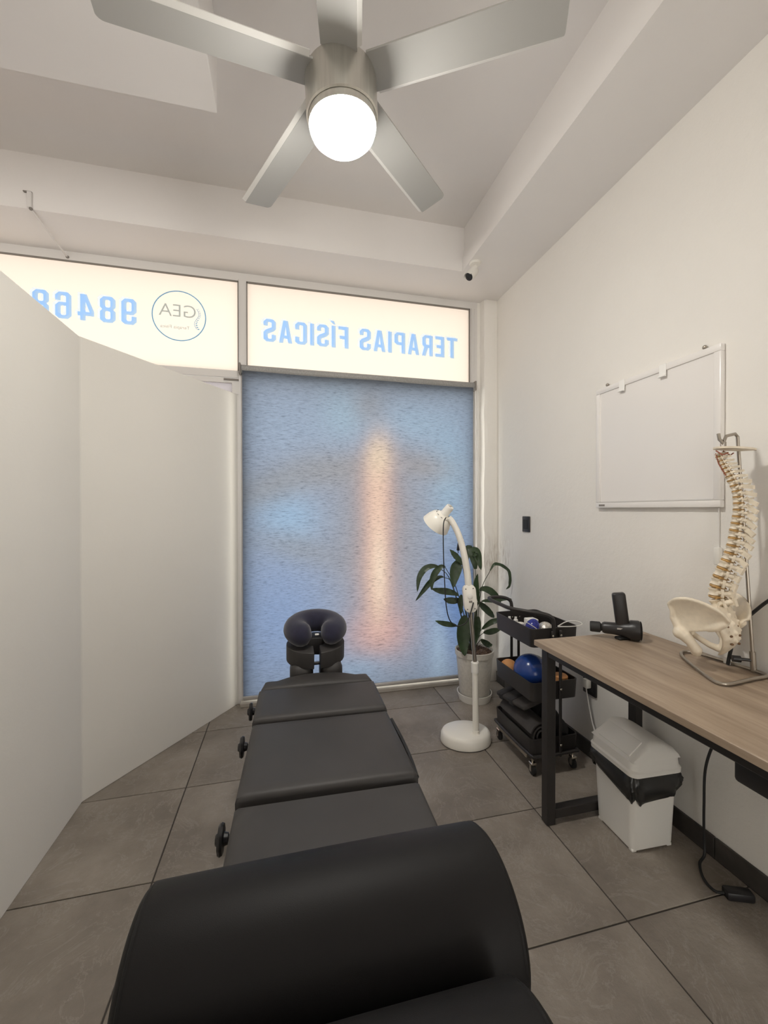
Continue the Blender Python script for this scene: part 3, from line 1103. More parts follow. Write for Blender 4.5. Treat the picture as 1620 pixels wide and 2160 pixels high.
# two bolsters
def bolster(yc, zc, x0, x1, r, label, grp):
    root = thing('bolster_cushion', label, 'bolster', ((x0 + x1) / 2, yc, zc - r), grp)
    prof = [(0, x0)]
    for q in range(0, 8):
        t_ = PI / 2 * q / 7
        prof.append((r - 0.018 + 0.018 * math.sin(t_), x0 + 0.018 - 0.018 * math.cos(t_)))
    for q in range(1, 12):
        f = q / 12
        prof.append((r + 0.002 * math.sin(f * PI), x0 + 0.018 + (x1 - x0 - 0.036) * f))
    for q in range(0, 8):
        t_ = PI / 2 * q / 7
        prof.append((r - 0.018 + 0.018 * math.cos(t_), x1 - 0.018 + 0.018 * math.sin(t_)))
    prof.append((0, x1))
    Mx = Matrix.Translation((0, yc, zc)) @ Matrix.Rotation(PI / 2, 4, 'Y')
    b = B(Mx)
    b.lathe(prof, 64)
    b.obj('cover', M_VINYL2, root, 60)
    for xx in (x0 + 0.012, x1 - 0.012):
        b = B()
        b.tube([(xx, yc + (r - 0.003) * math.cos(a), zc + (r - 0.003) * math.sin(a)) for a in [2 * PI * k / 48 for k in range(48)]], 0.003, 6, closed=True)
        b.obj('piping', M_VINYL2, root)
    return root
bolster(0.622, 0.622, -0.205, 0.338, 0.120, 'black vinyl bolster across the table, the one nearer the headrest', 'bolsters on the table')
bolster(0.376, 0.622, -0.25, 0.283, 0.120, 'black vinyl bolster at the foot end of the table, farther from the headrest', 'bolsters on the table')

# ================================================================== DESK
dk = thing('desk', 'narrow desk with grey-brown wood top and black steel frame along the wall', 'desk', (1.27, 0.8, 0))
B().box((0.998, 0.05, 0.728), (1.532, 1.503, 0.750), 0.0015, 1).obj('desk_top', M_WOOD, dk, 0)
def leg_post(x, y_):
    return B().box((x - 0.02, y_ - 0.02, 0.0), (x + 0.02, y_ + 0.02, 0.728), 0.003, 1).obj('leg', M_BLACKMETAL, dk)
for y_ in (1.478, 0.08):
    leg_post(1.050, y_)
    leg_post(1.480, y_)
    B().box((1.07, y_ - 0.018, 0.022), (1.46, y_ + 0.018, 0.062), 0.003, 1).obj('foot_rail', M_BLACKMETAL, dk)
    B().box((1.07, y_ - 0.018, 0.690), (1.46, y_ + 0.018, 0.728), 0.003, 1).obj('end_rail', M_BLACKMETAL, dk)
B().box((1.032, 0.10, 0.690), (1.068, 1.458, 0.728), 0.003, 1).obj('front_rail', M_BLACKMETAL, dk)
B().box((1.462, 0.10, 0.690), (1.498, 1.458, 0.728), 0.003, 1).obj('rear_rail', M_BLACKMETAL, dk)
# power box under the top
ps = thing('power_supply_box', 'black power box fixed under the desk top', 'power box', (1.17, 0.6, 0.61))
B().box((1.085, 0.42, 0.612), (1.30, 0.790, 0.6895), 0.010, 2).obj('case', M_BLACKPL, ps)
B().box((1.12, 0.45, 0.604), (1.26, 0.74, 0.613), 0.003, 1).obj('vent_plate', M_RUBBER, ps)

# ================================================================== SPINE MODEL
sp = thing('spine_model', 'ivory anatomical spine and pelvis model hanging on a steel wire stand', 'model', (1.40, 1.09, 0.75))
REF = Vector((1.40, 1.09, 0))
UR = Vector((0.593, -0.805, 0))     # along the profile, toward the back of the spine
UC = Vector((-0.805, -0.593, 0))    # toward the room
def SPt(u, z, c=0.0):
    p = REF + UR * u + UC * c
    p.z = z
    return p
# wire stand
loop = [SPt(0.113, 0.757, -0.105), (1.478, 1.205, 0.757), (1.455, 1.235, 0.757), (1.415, 1.228, 0.757), (1.365, 1.165, 0.757), (1.318, 1.07, 0.757),
        (1.288, 0.998, 0.757), (1.292, 0.968, 0.757), (1.325, 0.962, 0.757), (1.42, 0.975, 0.757), (1.505, 0.978, 0.757)]
loop = [(1.503, 1.02, 0.757), (1.498, 1.10, 0.757), (1.483, 1.195, 0.757), (1.463, 1.222, 0.757), (1.430, 1.222, 0.757), (1.385, 1.175, 0.757), (1.328, 1.075, 0.757),
        (1.292, 1.000, 0.757), (1.292, 0.974, 0.757), (1.320, 0.966, 0.757), (1.42, 0.978, 0.757), (1.490, 0.985, 0.757)]
B().tube(spline(loop, 8, True), 0.0055, 10, closed=True).obj('stand_base', M_STEEL, sp)
rodb = Vector((1.503, 1.03, 0.757))
rodt = Vector((1.482, 1.068, 1.545))
hk0 = SPt(0.030, 1.530)
rp = [rodb, rodb.lerp(rodt, 0.5), rodt - Vector((0, 0, 0.012)), rodt + (hk0 - rodt).normalized() * 0.012, hk0.lerp(rodt, 0.20), hk0.lerp(rodt, 0.05) + Vector((0, 0, -0.014)), hk0 + Vector((0, 0, -0.022)),
      hk0 + UR * -0.010 + Vector((0, 0, -0.008)), hk0 + UR * -0.013 + Vector((0, 0, 0.012))]
B().tube(rp, 0.0052, 10).obj('stand_rod', M_STEEL, sp)
B().cyl(rodb + Vector((0, 0, -0.004)), rodb + Vector((-0.0016, 0.003, 0.06)), 0.0085, seg=14).obj('rod_socket', M_STEEL, sp)
b = B()
b.tube([SPt(0.023, 1.512), SPt(0.023, 1.490), SPt(0.037, 1.490), SPt(0.037, 1.512)], 0.0018, 6, closed=True)
b.obj('hanging_link', M_STEEL, sp)
b = B()
kp = rodb + Vector((-0.03, 0.02, 0.032))
b.cyl(rodb + Vector((-0.006, 0.004, 0.032)), kp, 0.005, seg=10)
b.cyl(kp, kp + Vector((-0.018, 0.012, 0)), 0.011, seg=12)
b.obj('clamp_knob', M_BLACKPL, sp)
B().box((1.4905, 1.095, 0.7508), (1.4925, 1.118, 0.772), 0.0005, 1).obj('stand_tag', M_CLIP, sp, label='small white tag on the wire base')

# vertebral column: centre line (profile offset, height)
CL = [(0.017, 1.478), (0.022, 1.462), (0.029, 1.446), (0.038, 1.425), (0.048, 1.405), (0.057, 1.381), (0.067, 1.352), (0.072, 1.319), (0.073, 1.288), (0.071, 1.257),
      (0.066, 1.218), (0.063, 1.186), (0.057, 1.152), (0.046, 1.112), (0.031, 1.066), (0.022, 1.025), (0.022, 0.992), (0.031, 0.962)]
cl = spline([SPt(u, z) for u, z in CL], 20)
cum = [0.0]
for i in range(1, len(cl)):
    cum.append(cum[-1] + (cl[i] - cl[i - 1]).length)
def at_len(s):
    for i in range(1, len(cl)):
        if cum[i] >= s:
            f = (s - cum[i - 1]) / max(1e-9, cum[i] - cum[i - 1])
            return cl[i - 1].lerp(cl[i], f), (cl[i] - cl[i - 1]).normalized()
    return cl[-1], (cl[-1] - cl[-2]).normalized()
TH = R(33)
POST = UR * math.cos(TH) + UC * math.sin(TH)      # posterior
LAT = UR * math.sin(TH) - UC * math.cos(TH)       # lateral
heights = [0.6, 0.7] + [0.62 + 0.02 * k for k in range(5)] + [0.85 + 0.035 * k for k in range(12)] + [1.35 + 0.06 * k for k in range(5)]
tot = sum(heights)
Ltot = cum[-1]
pos = 0.0
for k, h in enumerate(heights):
    hh = h / tot * Ltot
    c_, tan = at_len(pos + hh * 0.5)
    pos += hh
    up = -tan
    post = (POST - up * POST.dot(up)).normalized()
    lat = up.cross(post).normalized()
    g = k / 23.0
    if k < 7:
        rb_, sl, tl, dn = 0.0085 + 0.0006 * k, 0.020 + 0.0022 * k, 0.019, 0.25
    elif k < 19:
        j = k - 7
        rb_, sl, tl, dn = 0.0115 + 0.0005 * j, 0.037, 0.027 - 0.0007 * j, 0.55 if 2 < j < 9 else 0.35
    else:
        j = k - 19
        rb_, sl, tl, dn = 0.0185 + 0.0008 * j, 0.034 - 0.001 * j, 0.032, 0.08
    rb_ *= 1.12
    v = B()
    # body: waisted drum
    Mv = Matrix((lat, post, up)).transposed().to_4x4()
    bc = c_ - post * rb_ * 0.35
    Mv.translation = bc
    bh = hh * 0.37
    v.lathe([(0, -bh), (rb_ * 0.85, -bh), (rb_ * 1.03, -bh * 0.8), (rb_ * 0.86, -bh * 0.2), (rb_ * 0.86, bh * 0.2), (rb_ * 1.03, bh * 0.8), (rb_ * 0.85, bh), (0, bh)], 16, M=Mv, sx=1.12, sy=0.92)
    root_ = c_ + post * rb_ * 0.75
    # arch, spinous and transverse processes
    v.tube([c_ + lat * rb_ * 0.7 + post * rb_ * 0.2, c_ + lat * rb_ * 0.75 + post * rb_ * 0.9, root_ + post * rb_ * 0.75, c_ - lat * rb_ * 0.75 + post * rb_ * 0.9, c_ - lat * rb_ * 0.7 + post * rb_ * 0.2],
           [rb_ * 0.24, rb_ * 0.3, rb_ * 0.36, rb_ * 0.3, rb_ * 0.24], 8)
    ps_ = root_ + post * rb_ * 0.6
    pe = root_ + post * sl - up * sl * dn
    vert = (up + post * dn).normalized()
    e1, e2 = hh * 0.24, hh * (0.22 if k < 7 else 0.30 if k < 19 else 0.40)
    tw = 0.0030 if k < 19 else 0.0038
    q0, q1 = [], []
    for (pp, e, wv) in ((ps_, e1 * 1.3, tw * 1.5), (ps_.lerp(pe, 0.6), e1 * 1.15, tw), (pe, e2, tw * 1.5)):
        q0.append([pp + vert * e + lat * wv, pp + vert * e - lat * wv, pp - vert * e - lat * wv, pp - vert * e + lat * wv])
    vv = [p for q in q0 for p in q]
    ff = [(0, 1, 2, 3), (8, 9, 10, 11)]
    for a in (0, 4):
        for i in range(4):
            ff.append((a + i, a + (i + 1) % 4, a + 4 + (i + 1) % 4, a + 4 + i))
    v.raw(vv, ff)
    for s in (-1, 1):
        r0 = c_ + lat * s * rb_ * 0.72 + post * rb_ * 0.7
        back = 0.45 if 7 <= k < 19 else 0.12
        r1 = r0 + lat * s * (tl - rb_ * 0.3) + post * tl * back + up * hh * (0.12 if k < 19 else 0.02)
        v.tube([r0, r0.lerp(r1, 0.6), r1], [hh * 0.14, hh * 0.10, hh * 0.15], 8)
        # articular facets
        fp = c_ + lat * s * rb_ * 0.78 + post * rb_ * 0.95
        v.tube([fp - up * hh * 0.42, fp, fp + up * hh * 0.42], [hh * 0.13, hh * 0.17, hh * 0.13], 8)
    v.obj('vertebra', M_BONE, sp, 50)
    if k < 23:
        dc, dt = at_len(pos)
        Md = Matrix((lat, post, up)).transposed().to_4x4()
        Md.translation = dc - post * rb_ * 0.35
        d_ = B()
        d_.lathe([(0, -hh * 0.13), (rb_ * 0.90, -hh * 0.13), (rb_ * 1.0, 0), (rb_ * 0.90, hh * 0.13), (0, hh * 0.13)], 16, M=Md, sx=1.12, sy=0.94)
        for s in (-1, 1):
            d_.tube([dc + lat * s * rb_ * 0.6 + post * rb_ * 0.35, dc + lat * s * rb_ * 1.15 + post * rb_ * 0.25 - up * hh * 0.12], [hh * 0.09, hh * 0.06], 6)
        d_.obj('vertebral_disc', M_DISC, sp, 50)
# arteries at the neck
b = B()
for s in (-1, 1):
    b.tube([SPt(0.020, 1.484) + LAT * s * 0.016, SPt(0.028, 1.468) + LAT * s * 0.018 + POST * 0.012, SPt(0.036, 1.474) + LAT * s * 0.012 + POST * 0.016], 0.0022, 6)
    b.tube([SPt(0.018, 1.476) + LAT * s * 0.013, SPt(0.026, 1.44) + LAT * s * 0.014, SPt(0.044, 1.400) + LAT * s * 0.013], 0.0016, 6)
b.obj('artery', M_NERVE, sp)
# occipital plate
b = B()
po = []
for k in range(28):
    a = 2 * PI * k / 28
    rr = 1 + 0.05 * math.cos(3 * a)
    po.append(SPt(0.055, 1.489) + UR * math.cos(a) * 0.055 * rr + UC * math.sin(a) * 0.040 * rr)
def oz(p, sgn):
    f = (p - SPt(0.055, 1.489)).dot(UR) / 0.055
    return Vector((0, 0, sgn * 0.003 - 0.006 * f - 0.002 * f * f))
vv = [p + oz(p, 1) for p in po] + [p + oz(p, -1) for p in po] + [SPt(0.062, 1.494), SPt(0.070, 1.478)]
ff = [(i, (i + 1) % 28, 56) for i in range(28)] + [(28 + (i + 1) % 28, 28 + i, 57) for i in range(28)] + [(i, (i + 1) % 28, 28 + (i + 1) % 28, 28 + i) for i in range(28)]
b.raw(vv, ff)
b.obj('occipital_plate', M_BONE, sp, 50)

# pelvis
PC = SPt(0.012, 0)
def PV(l, p, z):
    q = PC + LAT * l + POST * p
    q.z = z
    return q
for s in (-1, 1):
    h = B()
    # iliac wing: thin curved fan from the joint line up to the crest
    low = [PV(s * 0.040, 0.052, 0.905), PV(s * 0.052, 0.030, 0.893), PV(s * 0.066, 0.005, 0.885), PV(s * 0.078, -0.020, 0.878), PV(s * 0.088, -0.040, 0.882), PV(s * 0.094, -0.056, 0.893)]
    cre = [PV(s * 0.040, 0.070, 0.930), PV(s * 0.066, 0.058, 0.960), PV(s * 0.092, 0.030, 0.982), PV(s * 0.112, -0.006, 0.992), PV(s * 0.121, -0.042, 0.986), PV(s * 0.116, -0.074, 0.964)]
    low = spline(low, 5)
    cre = spline(cre, 5)
    NV = 8
    grid, gin = [], []
    for j in range(NV + 1):
        f = j / NV
        row = []
        for a, c2 in zip(low, cre):
            p = a.lerp(c2, f)
            bow = math.sin(f * PI) * 0.010
            row.append(p - LAT * s * bow * 0.9)
        grid.append(row)
    nn = len(low)
    vv, ff = [], []
    for sign in (1, -1):
        for j, row in enumerate(grid):
            t_ = (0.0042 + 0.0035 * (j / NV) ** 3 + 0.004 * (1 - j / NV) ** 2) * sign
            for p in row:
                vv.append(p + LAT * s * t_)
    N1 = (NV + 1) * nn
    for j in range(NV):
        for i in range(nn - 1):
            a = j * nn + i
            ff.append((a, a + 1, a + nn + 1, a + nn))
            ff.append((N1 + a, N1 + a + nn, N1 + a + nn + 1, N1 + a + 1))
    rim = list(range(nn)) + [j * nn + nn - 1 for j in range(1, NV + 1)] + [NV * nn + i for i in range(nn - 2, -1, -1)] + [j * nn for j in range(NV - 1, 0, -1)]
    for i in range(len(rim)):
        a, c2 = rim[i], rim[(i + 1) % len(rim)]
        ff.append((a, c2, N1 + c2, N1 + a))
    h.raw(vv, ff)
    h.tube(cre, [0.0065] * len(cre), 8)
    h.tube([PV(s * 0.116, -0.074, 0.964), PV(s * 0.110, -0.068, 0.938), PV(s * 0.106, -0.070, 0.915), PV(s * 0.096, -0.058, 0.888)], [0.007, 0.006, 0.008, 0.012], 10)
    h.tube([PV(s * 0.040, 0.058, 0.922), PV(s * 0.050, 0.036, 0.905), PV(s * 0.060, 0.014, 0.895)], [0.012, 0.014, 0.011], 10)
    # socket, sitting bone and pubic ring
    h.ball(PV(s * 0.094, -0.050, 0.868), (0.023, 0.023, 0.023), 2)
    h.tube([PV(s * 0.090, -0.040, 0.862), PV(s * 0.078, -0.022, 0.838), PV(s * 0.066, -0.014, 0.816), PV(s * 0.060, -0.020, 0.802)], [0.021, 0.015, 0.017, 0.014], 12)
    h.tube([PV(s * 0.060, -0.022, 0.803), PV(s * 0.044, -0.048, 0.812), PV(s * 0.026, -0.078, 0.832), PV(s * 0.010, -0.088, 0.846)], [0.013, 0.011, 0.010, 0.011], 10)
    h.tube([PV(s * 0.090, -0.060, 0.876), PV(s * 0.064, -0.084, 0.878), PV(s * 0.036, -0.098, 0.872), PV(s * 0.010, -0.094, 0.858)], [0.014, 0.010, 0.009, 0.011], 10)
    h.ball(PV(s * 0.008, -0.091, 0.851), (0.008, 0.008, 0.015), 2)
    voxel(h, 'hip_bone', M_BONE, sp, 0.0036, 4)
# sacrum and coccyx
h = B()
secs = [(0.008, 0.966, 0.050, 0.022), (0.018, 0.943, 0.055, 0.023), (0.032, 0.918, 0.052, 0.021), (0.044, 0.890, 0.045, 0.018), (0.048, 0.864, 0.037, 0.014), (0.040, 0.840, 0.026, 0.011),
        (0.026, 0.818, 0.014, 0.008), (0.012, 0.802, 0.007, 0.005)]
rings = []
for (p_, z_, wl, wp) in secs:
    rings.append([PV(wl * math.cos(a), p_ + wp * math.sin(a), z_) for a in [2 * PI * i / 16 for i in range(16)]])
vv = [p for r_ in rings for p in r_]
ff = [tuple(range(16)), tuple(range(len(vv) - 16, len(vv)))]
for j in range(len(rings) - 1):
    for i in range(16):
        ff.append((j * 16 + i, j * 16 + (i + 1) % 16, (j + 1) * 16 + (i + 1) % 16, (j + 1) * 16 + i))
h.raw(vv, ff)
for j, (p_, z_, wl, wp) in enumerate(secs[:5]):
    h.ball(PV(0, p_ + wp + 0.002, z_), (0.005, 0.006, 0.009), 2)
    for s in (-1, 1):
        h.ball(PV(s * wl * 0.62, p_ + wp * 0.8, z_ + 0.006), (0.005, 0.004, 0.006), 1)
sac = voxel(h, 'sacrum', M_BONE, sp, 0.0032, 3)
for j, (p_, z_, wl, wp) in enumerate(secs[1:5]):
    for s in (-1, 1):
        B().ball(PV(s * wl * 0.42, p_ + wp * 0.90, z_ - 0.010), (0.0055, 0.0045, 0.0040), 2).obj('foramen', mat('painted bone hole shade', (0.16, 0.09, 0.045, 1), 0.8), sac)  # solid dark balls, the shade inside the holes put into their colour

# black hose-like cable behind the spine model
tag(B().tube(spline([(1.480, 1.095, 0.7535), (1.482, 1.088, 0.80), (1.490, 1.075, 0.88), (1.515, 1.040, 0.945), (1.525, 0.98, 1.01), (1.528, 0.88, 1.06), (1.525, 0.76, 1.03), (1.515, 0.70, 0.90), (1.505, 0.685, 0.80), (1.50, 0.675, 0.757)], 8), 0.0055, 8).obj('black_cable', M_RUBBER),
    'thick black cable rising behind the spine model stand', 'cable')

# ================================================================== MASSAGE GUN
mgun = thing('massage_gun', 'black massage gun standing on its side with the handle upright on the desk', 'massage gun', (1.36, 1.42, 0.75))
gc = Vector((1.350, 1.425, 0.792))
gdir = (Rv * 0.97 - Fv * 0.42); gdir.z = 0; gdir.normalize()
b = B(align(gdir, gc))
b.lathe([(0, -0.112), (0.020, -0.112), (0.022, -0.106), (0.022, -0.075), (0.015, -0.070), (0.015, -0.064)], 24)
b.obj('applicator_head', M_RUBBER, mgun)
b = B(align(gdir, gc))
b.lathe([(0, -0.066), (0.020, -0.066), (0.024, -0.058), (0.025, -0.02), (0.028, 0.0), (0.034, 0.028), (0.040, 0.038), (0.041, 0.066), (0.036, 0.072), (0.030, 0.073), (0, 0.073)], 28)
b.obj('motor_barrel', M_BLACKPL, mgun)
b = B(align(gdir, gc))
b.lathe([(0.036, 0.0725), (0.038, 0.0725), (0.038, 0.0745), (0.0, 0.0765)], 28)
b.obj('end_cap', M_RUBBER, mgun)
b = B(Matrix.Translation(gc + gdir * 0.010) @ Matrix.Rotation(math.atan2(gdir.y, gdir.x), 4, 'Z') @ Matrix.Rotation(R(-7), 4, 'Y'))
b.box((-0.024, -0.018, 0.0), (0.026, 0.018, 0.152), 0.010, 3)
b.obj('handle', M_BLACKPL, mgun)
B().box((gc.x - 0.02, gc.y - 0.02, 0.7505), (gc.x + 0.06, gc.y + 0.012, 0.762), 0.004, 1, M=None).obj('rest_foot', M_RUBBER, mgun)
b = B(Matrix.Translation(gc + gdir * 0.0) @ Matrix.Rotation(math.atan2(gdir.y, gdir.x), 4, 'Z'))
b.box((-0.014, -0.0275, 0.004), (0.010, -0.0255, 0.010), 0.0004, 1)
b.obj('brand_strip', M_ALU2, mgun, label='tiny pale lettering strip')

# ================================================================== BIN
bn = thing('trash_bin', 'white swing-lid waste bin under the desk', 'bin', (1.35, 1.36, 0))
def loft(b, secs_, M=None):
    """rounded-rect sections (x0,x1,y0,y1,z,r)"""
    rings_ = []
    for (x0, x1, y0, y1, z, r) in secs_:
        ring_ = []
        for (cx, cy, a0) in ((x1 - r, y1 - r, 0), (x0 + r, y1 - r, 90), (x0 + r, y0 + r, 180), (x1 - r, y0 + r, 270)):
            for q in range(6):
                a = R(a0 + 90 * q / 5)
                ring_.append((cx + r * math.cos(a), cy + r * math.sin(a), z))
        rings_.append(ring_)
    n_ = len(rings_[0])
    vv = [p for r_ in rings_ for p in r_]
    ff = [tuple(range(n_ - 1, -1, -1)), tuple(range(len(vv) - n_, len(vv)))]
    for j in range(len(rings_) - 1):
        for i in range(n_):
            ff.append((j * n_ + i, j * n_ + (i + 1) % n_, (j + 1) * n_ + (i + 1) % n_, (j + 1) * n_ + i))
    b.raw(vv, ff)
    return b
BN = Matrix.Translation((1.352, 1.358, 0)) @ Matrix.Rotation(R(-2), 4, 'Z')
b = B(BN)
loft(b, [(-0.089, 0.089, -0.092, 0.092, 0.008, 0.018), (-0.092, 0.092, -0.095, 0.095, 0.02, 0.02), (-0.101, 0.101, -0.108, 0.108, 0.30, 0.022), (-0.104, 0.104, -0.110, 0.110, 0.312, 0.022)])
for sx_ in (-1, 1):
    for sy_ in (-1, 1):
        b.box((sx_ * 0.078 - 0.010, sy_ * 0.080 - 0.010, 0.0), (sx_ * 0.078 + 0.010, sy_ * 0.080 + 0.010, 0.012), 0.002, 1)
b.obj('body', M_WHITE, bn, 40)
b = B(BN)
loft(b, [(-0.113, 0.113, -0.120, 0.120, 0.298, 0.028), (-0.114, 0.114, -0.121, 0.121, 0.314, 0.028), (-0.108, 0.108, -0.115, 0.115, 0.320, 0.026), (-0.106, 0.106, -0.112, 0.112, 0.350, 0.026)])
lid = b.obj('lid', M_WHITE, bn, 40)
# swing top: a steep flap side and a long rounded back meeting at an off-centre ridge
b = B(BN)
prof2 = [(-0.106, 0.350), (-0.101, 0.3535), (-0.032, 0.409), (-0.020, 0.414), (0.0, 0.4145), (0.040, 0.406), (0.080, 0.386), (0.100, 0.364), (0.106, 0.350)]
vv, ff = [], []
ys = [(-0.112, 0.0), (-0.1115, 0.45), (-0.108, 0.80), (-0.100, 0.96), (-0.090, 1.0), (0.090, 1.0), (0.100, 0.96), (0.108, 0.80), (0.1115, 0.45), (0.112, 0.0)]
for (yy, k_) in ys:
    for (xx, zz) in prof2:
        vv.append((xx * (1.0 if k_ > 0.9 else 0.99), yy, 0.350 + (zz - 0.350) * k_))
np2 = len(prof2)
for j in range(len(ys) - 1):
    for i in range(np2 - 1):
        ff.append((j * np2 + i, j * np2 + i + 1, (j + 1) * np2 + i + 1, (j + 1) * np2 + i))
b.raw(vv, ff)
bmesh.ops.remove_doubles(b.bm, verts=b.bm.verts, dist=1e-5)
b.obj('lid_top', M_WHITE, lid, 40)
Mf = BN @ Matrix.Translation((-0.0665, 0, 0.3823)) @ Matrix.Rotation(-math.atan2(0.0555, 0.069), 4, 'Y')
b = B(Mf)
b.box((-0.036, -0.082, -0.004), (0.036, 0.082, 0.0035), 0.0025, 2)
b.obj('swing_flap', M_WHITE, lid, 40)
# bin liner folded over the rim
b = B(BN)
random.seed(5)
nA, nH = 72, 9
vv, ff = [], []
for j in range(nH):
    f = j / (nH - 1)
    for i in range(nA):
        a = 2 * PI * i / nA
        ca, sa = math.cos(a), math.sin(a)
        # superellipse
        e = 0.28
        px_ = math.copysign(abs(ca) ** e, ca)
        py_ = math.copysign(abs(sa) ** e, sa)
        puff = 0.006 + 0.012 * math.sin(f * PI) ** 0.8 + 0.0030 * math.sin(9 * a + 6 * f) + 0.0022 * math.sin(21 * a - 9 * f) + 0.0018 * math.sin(33 * a + 14 * f) + random.uniform(-0.0016, 0.0016)
        low_ = 0.212 + 0.020 * math.cos(2 * a + 1.2) + 0.010 * math.sin(5 * a) + 0.006 * math.sin(11 * a)
        z = 0.298 + (low_ - 0.298) * f
        ex = 0.101 - 0.009 * (0.30 - z) / 0.28
        vv.append(((ex + puff) * px_, (ex + 0.007 + puff) * py_, z))
for j in range(nH - 1):
    for i in range(nA):
        ff.append((j * nA + i, j * nA + (i + 1) % nA, (j + 1) * nA + (i + 1) % nA, (j + 1) * nA + i))
b.raw(vv, ff)
tag(b.obj('bin_liner', M_BAG, None, 60), 'crumpled black plastic bag folded over the white bin rim', 'bin bag')

# ================================================================== UTILITY CART
ct = thing('utility_cart', 'black three-tier metal utility cart on casters beside the desk', 'cart', (1.278, 1.92, 0))
CX0, CX1, CY0, CY1 = 1.147, 1.408, 1.745, 2.100
def tray(z0, z1, name='tray'):
    b = B()
    t_ = 0.003
    # open tray: floor and four flared walls, rounded corners
    def ringp(x0, x1, y0, y1, z, r):
        out = []
        for (cx, cy, a0) in ((x1 - r, y1 - r, 0), (x0 + r, y1 - r, 90), (x0 + r, y0 + r, 180), (x1 - r, y0 + r, 270)):
            for q in range(5):
                a = R(a0 + 90 * q / 4)
                out.append((cx + r * math.cos(a), cy + r * math.sin(a), z))
        return out
    r = 0.022
    rs_ = [ringp(CX0 + 0.004, CX1 - 0.004, CY0 + 0.004, CY1 - 0.004, z0, r), ringp(CX0, CX1, CY0, CY1, z1, r), ringp(CX0 + t_ + 0.002, CX1 - t_ - 0.002, CY0 + t_ + 0.002, CY1 - t_ - 0.002, z1, r - t_),
           ringp(CX0 + t_ + 0.005, CX1 - t_ - 0.005, CY0 + t_ + 0.005, CY1 - t_ - 0.005, z0 + t_, r - t_)]
    n_ = len(rs_[0])
    vv = [p for q in rs_ for p in q]
    ff = [tuple(range(n_ - 1, -1, -1)), tuple(range(3 * n_, 4 * n_))]
    for j in range(3):
        for i in range(n_):
            ff.append((j * n_ + i, j * n_ + (i + 1) % n_, (j + 1) * n_ + (i + 1) % n_, (j + 1) * n_ + i))
    b.raw(vv, ff)
    return b.obj(name, M_BLACKMETAL, ct, 40)
trays = [tray(0.622, 0.712), tray(0.360, 0.450), tray(0.100, 0.178)]
PX = (1.255, 1.300)
for x in PX:
    for y_ in (CY0 - 0.007, CY1 + 0.007):
        B().box((x - 0.007, y_ - 0.006, 0.085), (x + 0.007, y_ + 0.006, 0.70), 0.003, 1).obj('post', M_BLACKMETAL, ct)
for tr_, z in zip(trays, (0.676, 0.414, 0.142)):
    for x in PX:
        for y_, s in ((CY0 - 0.0135, -1), (CY1 - 0.004, -1)):
            b = B(align((0, s, 0), (x, y_, z)))
            b.lathe([(0, -0.003), (0.006, -0.003), (0.006, 0.001), (0.0035, 0.003), (0, 0.003)], 14)
            b.obj('screw', M_CHROME, tr_, label='bright round screw head')
hp = [(1.262, CY0 - 0.006, 0.68), (1.262, CY0 - 0.006, 0.735), (1.255, CY0 - 0.004, 0.762), (1.228, CY0 + 0.01, 0.778), (1.16, CY0 + 0.05, 0.786), (1.105, CY0 + 0.12, 0.789), (1.10, CY0 + 0.20, 0.789), (1.105, CY1 - 0.02, 0.789), (1.135, CY1 + 0.02, 0.790), (1.20, CY1 + 0.018, 0.788), (1.245, CY1 + 0.01, 0.77), (1.255, CY1 + 0.006, 0.735), (1.255, CY1 + 0.006, 0.68)]
B().tube(spline(hp, 6), 0.0095, 12).obj('handle', M_BLACKMETAL, ct)
# base frame and casters
bf = B()
base_l = spline([(1.15, CY0 + 0.03, 0.098), (1.15, CY1 - 0.03, 0.098), (1.18, CY1 + 0.005, 0.098), (1.37, CY1 + 0.005, 0.098), (1.405, CY1 - 0.03, 0.098), (1.405, CY0 + 0.03, 0.098), (1.37, CY0 - 0.004, 0.098), (1.18, CY0 - 0.004, 0.098)], 6, True)
bf.tube(base_l, 0.0085, 10, closed=True)
bf.obj('base_frame', M_BLACKMETAL, ct)
B().box((1.143, CY0 + 0.04, 0.072), (1.149, CY1 - 0.04, 0.098), 0.002, 1).obj('base_bar', M_CHROME, ct)
for x in (1.165, 1.39):
    for y_ in (CY0 + 0.02, CY1 - 0.02):
        b = B()
        b.cyl((x, y_, 0.060), (x, y_, 0.100), 0.006, seg=10)
        b.box((x - 0.014, y_ - 0.016, 0.050), (x + 0.014, y_ + 0.014, 0.062), 0.003, 1)
        b.box((x - 0.014, y_ - 0.008, 0.018), (x - 0.011, y_ + 0.008, 0.056), 0.001, 1)
        b.box((x + 0.011, y_ - 0.008, 0.018), (x + 0.014, y_ + 0.008, 0.056), 0.001, 1)
        cs = b.obj('caster', M_CHROME, ct)
        b = B(align((1, 0, 0), (x - 0.010, y_, 0.025)))
        b.lathe([(0, 0), (0.018, 0), (0.025, 0.004), (0.025, 0.016), (0.018, 0.020), (0, 0.020)], 24)
        b.obj('wheel', M_RUBBER, cs)

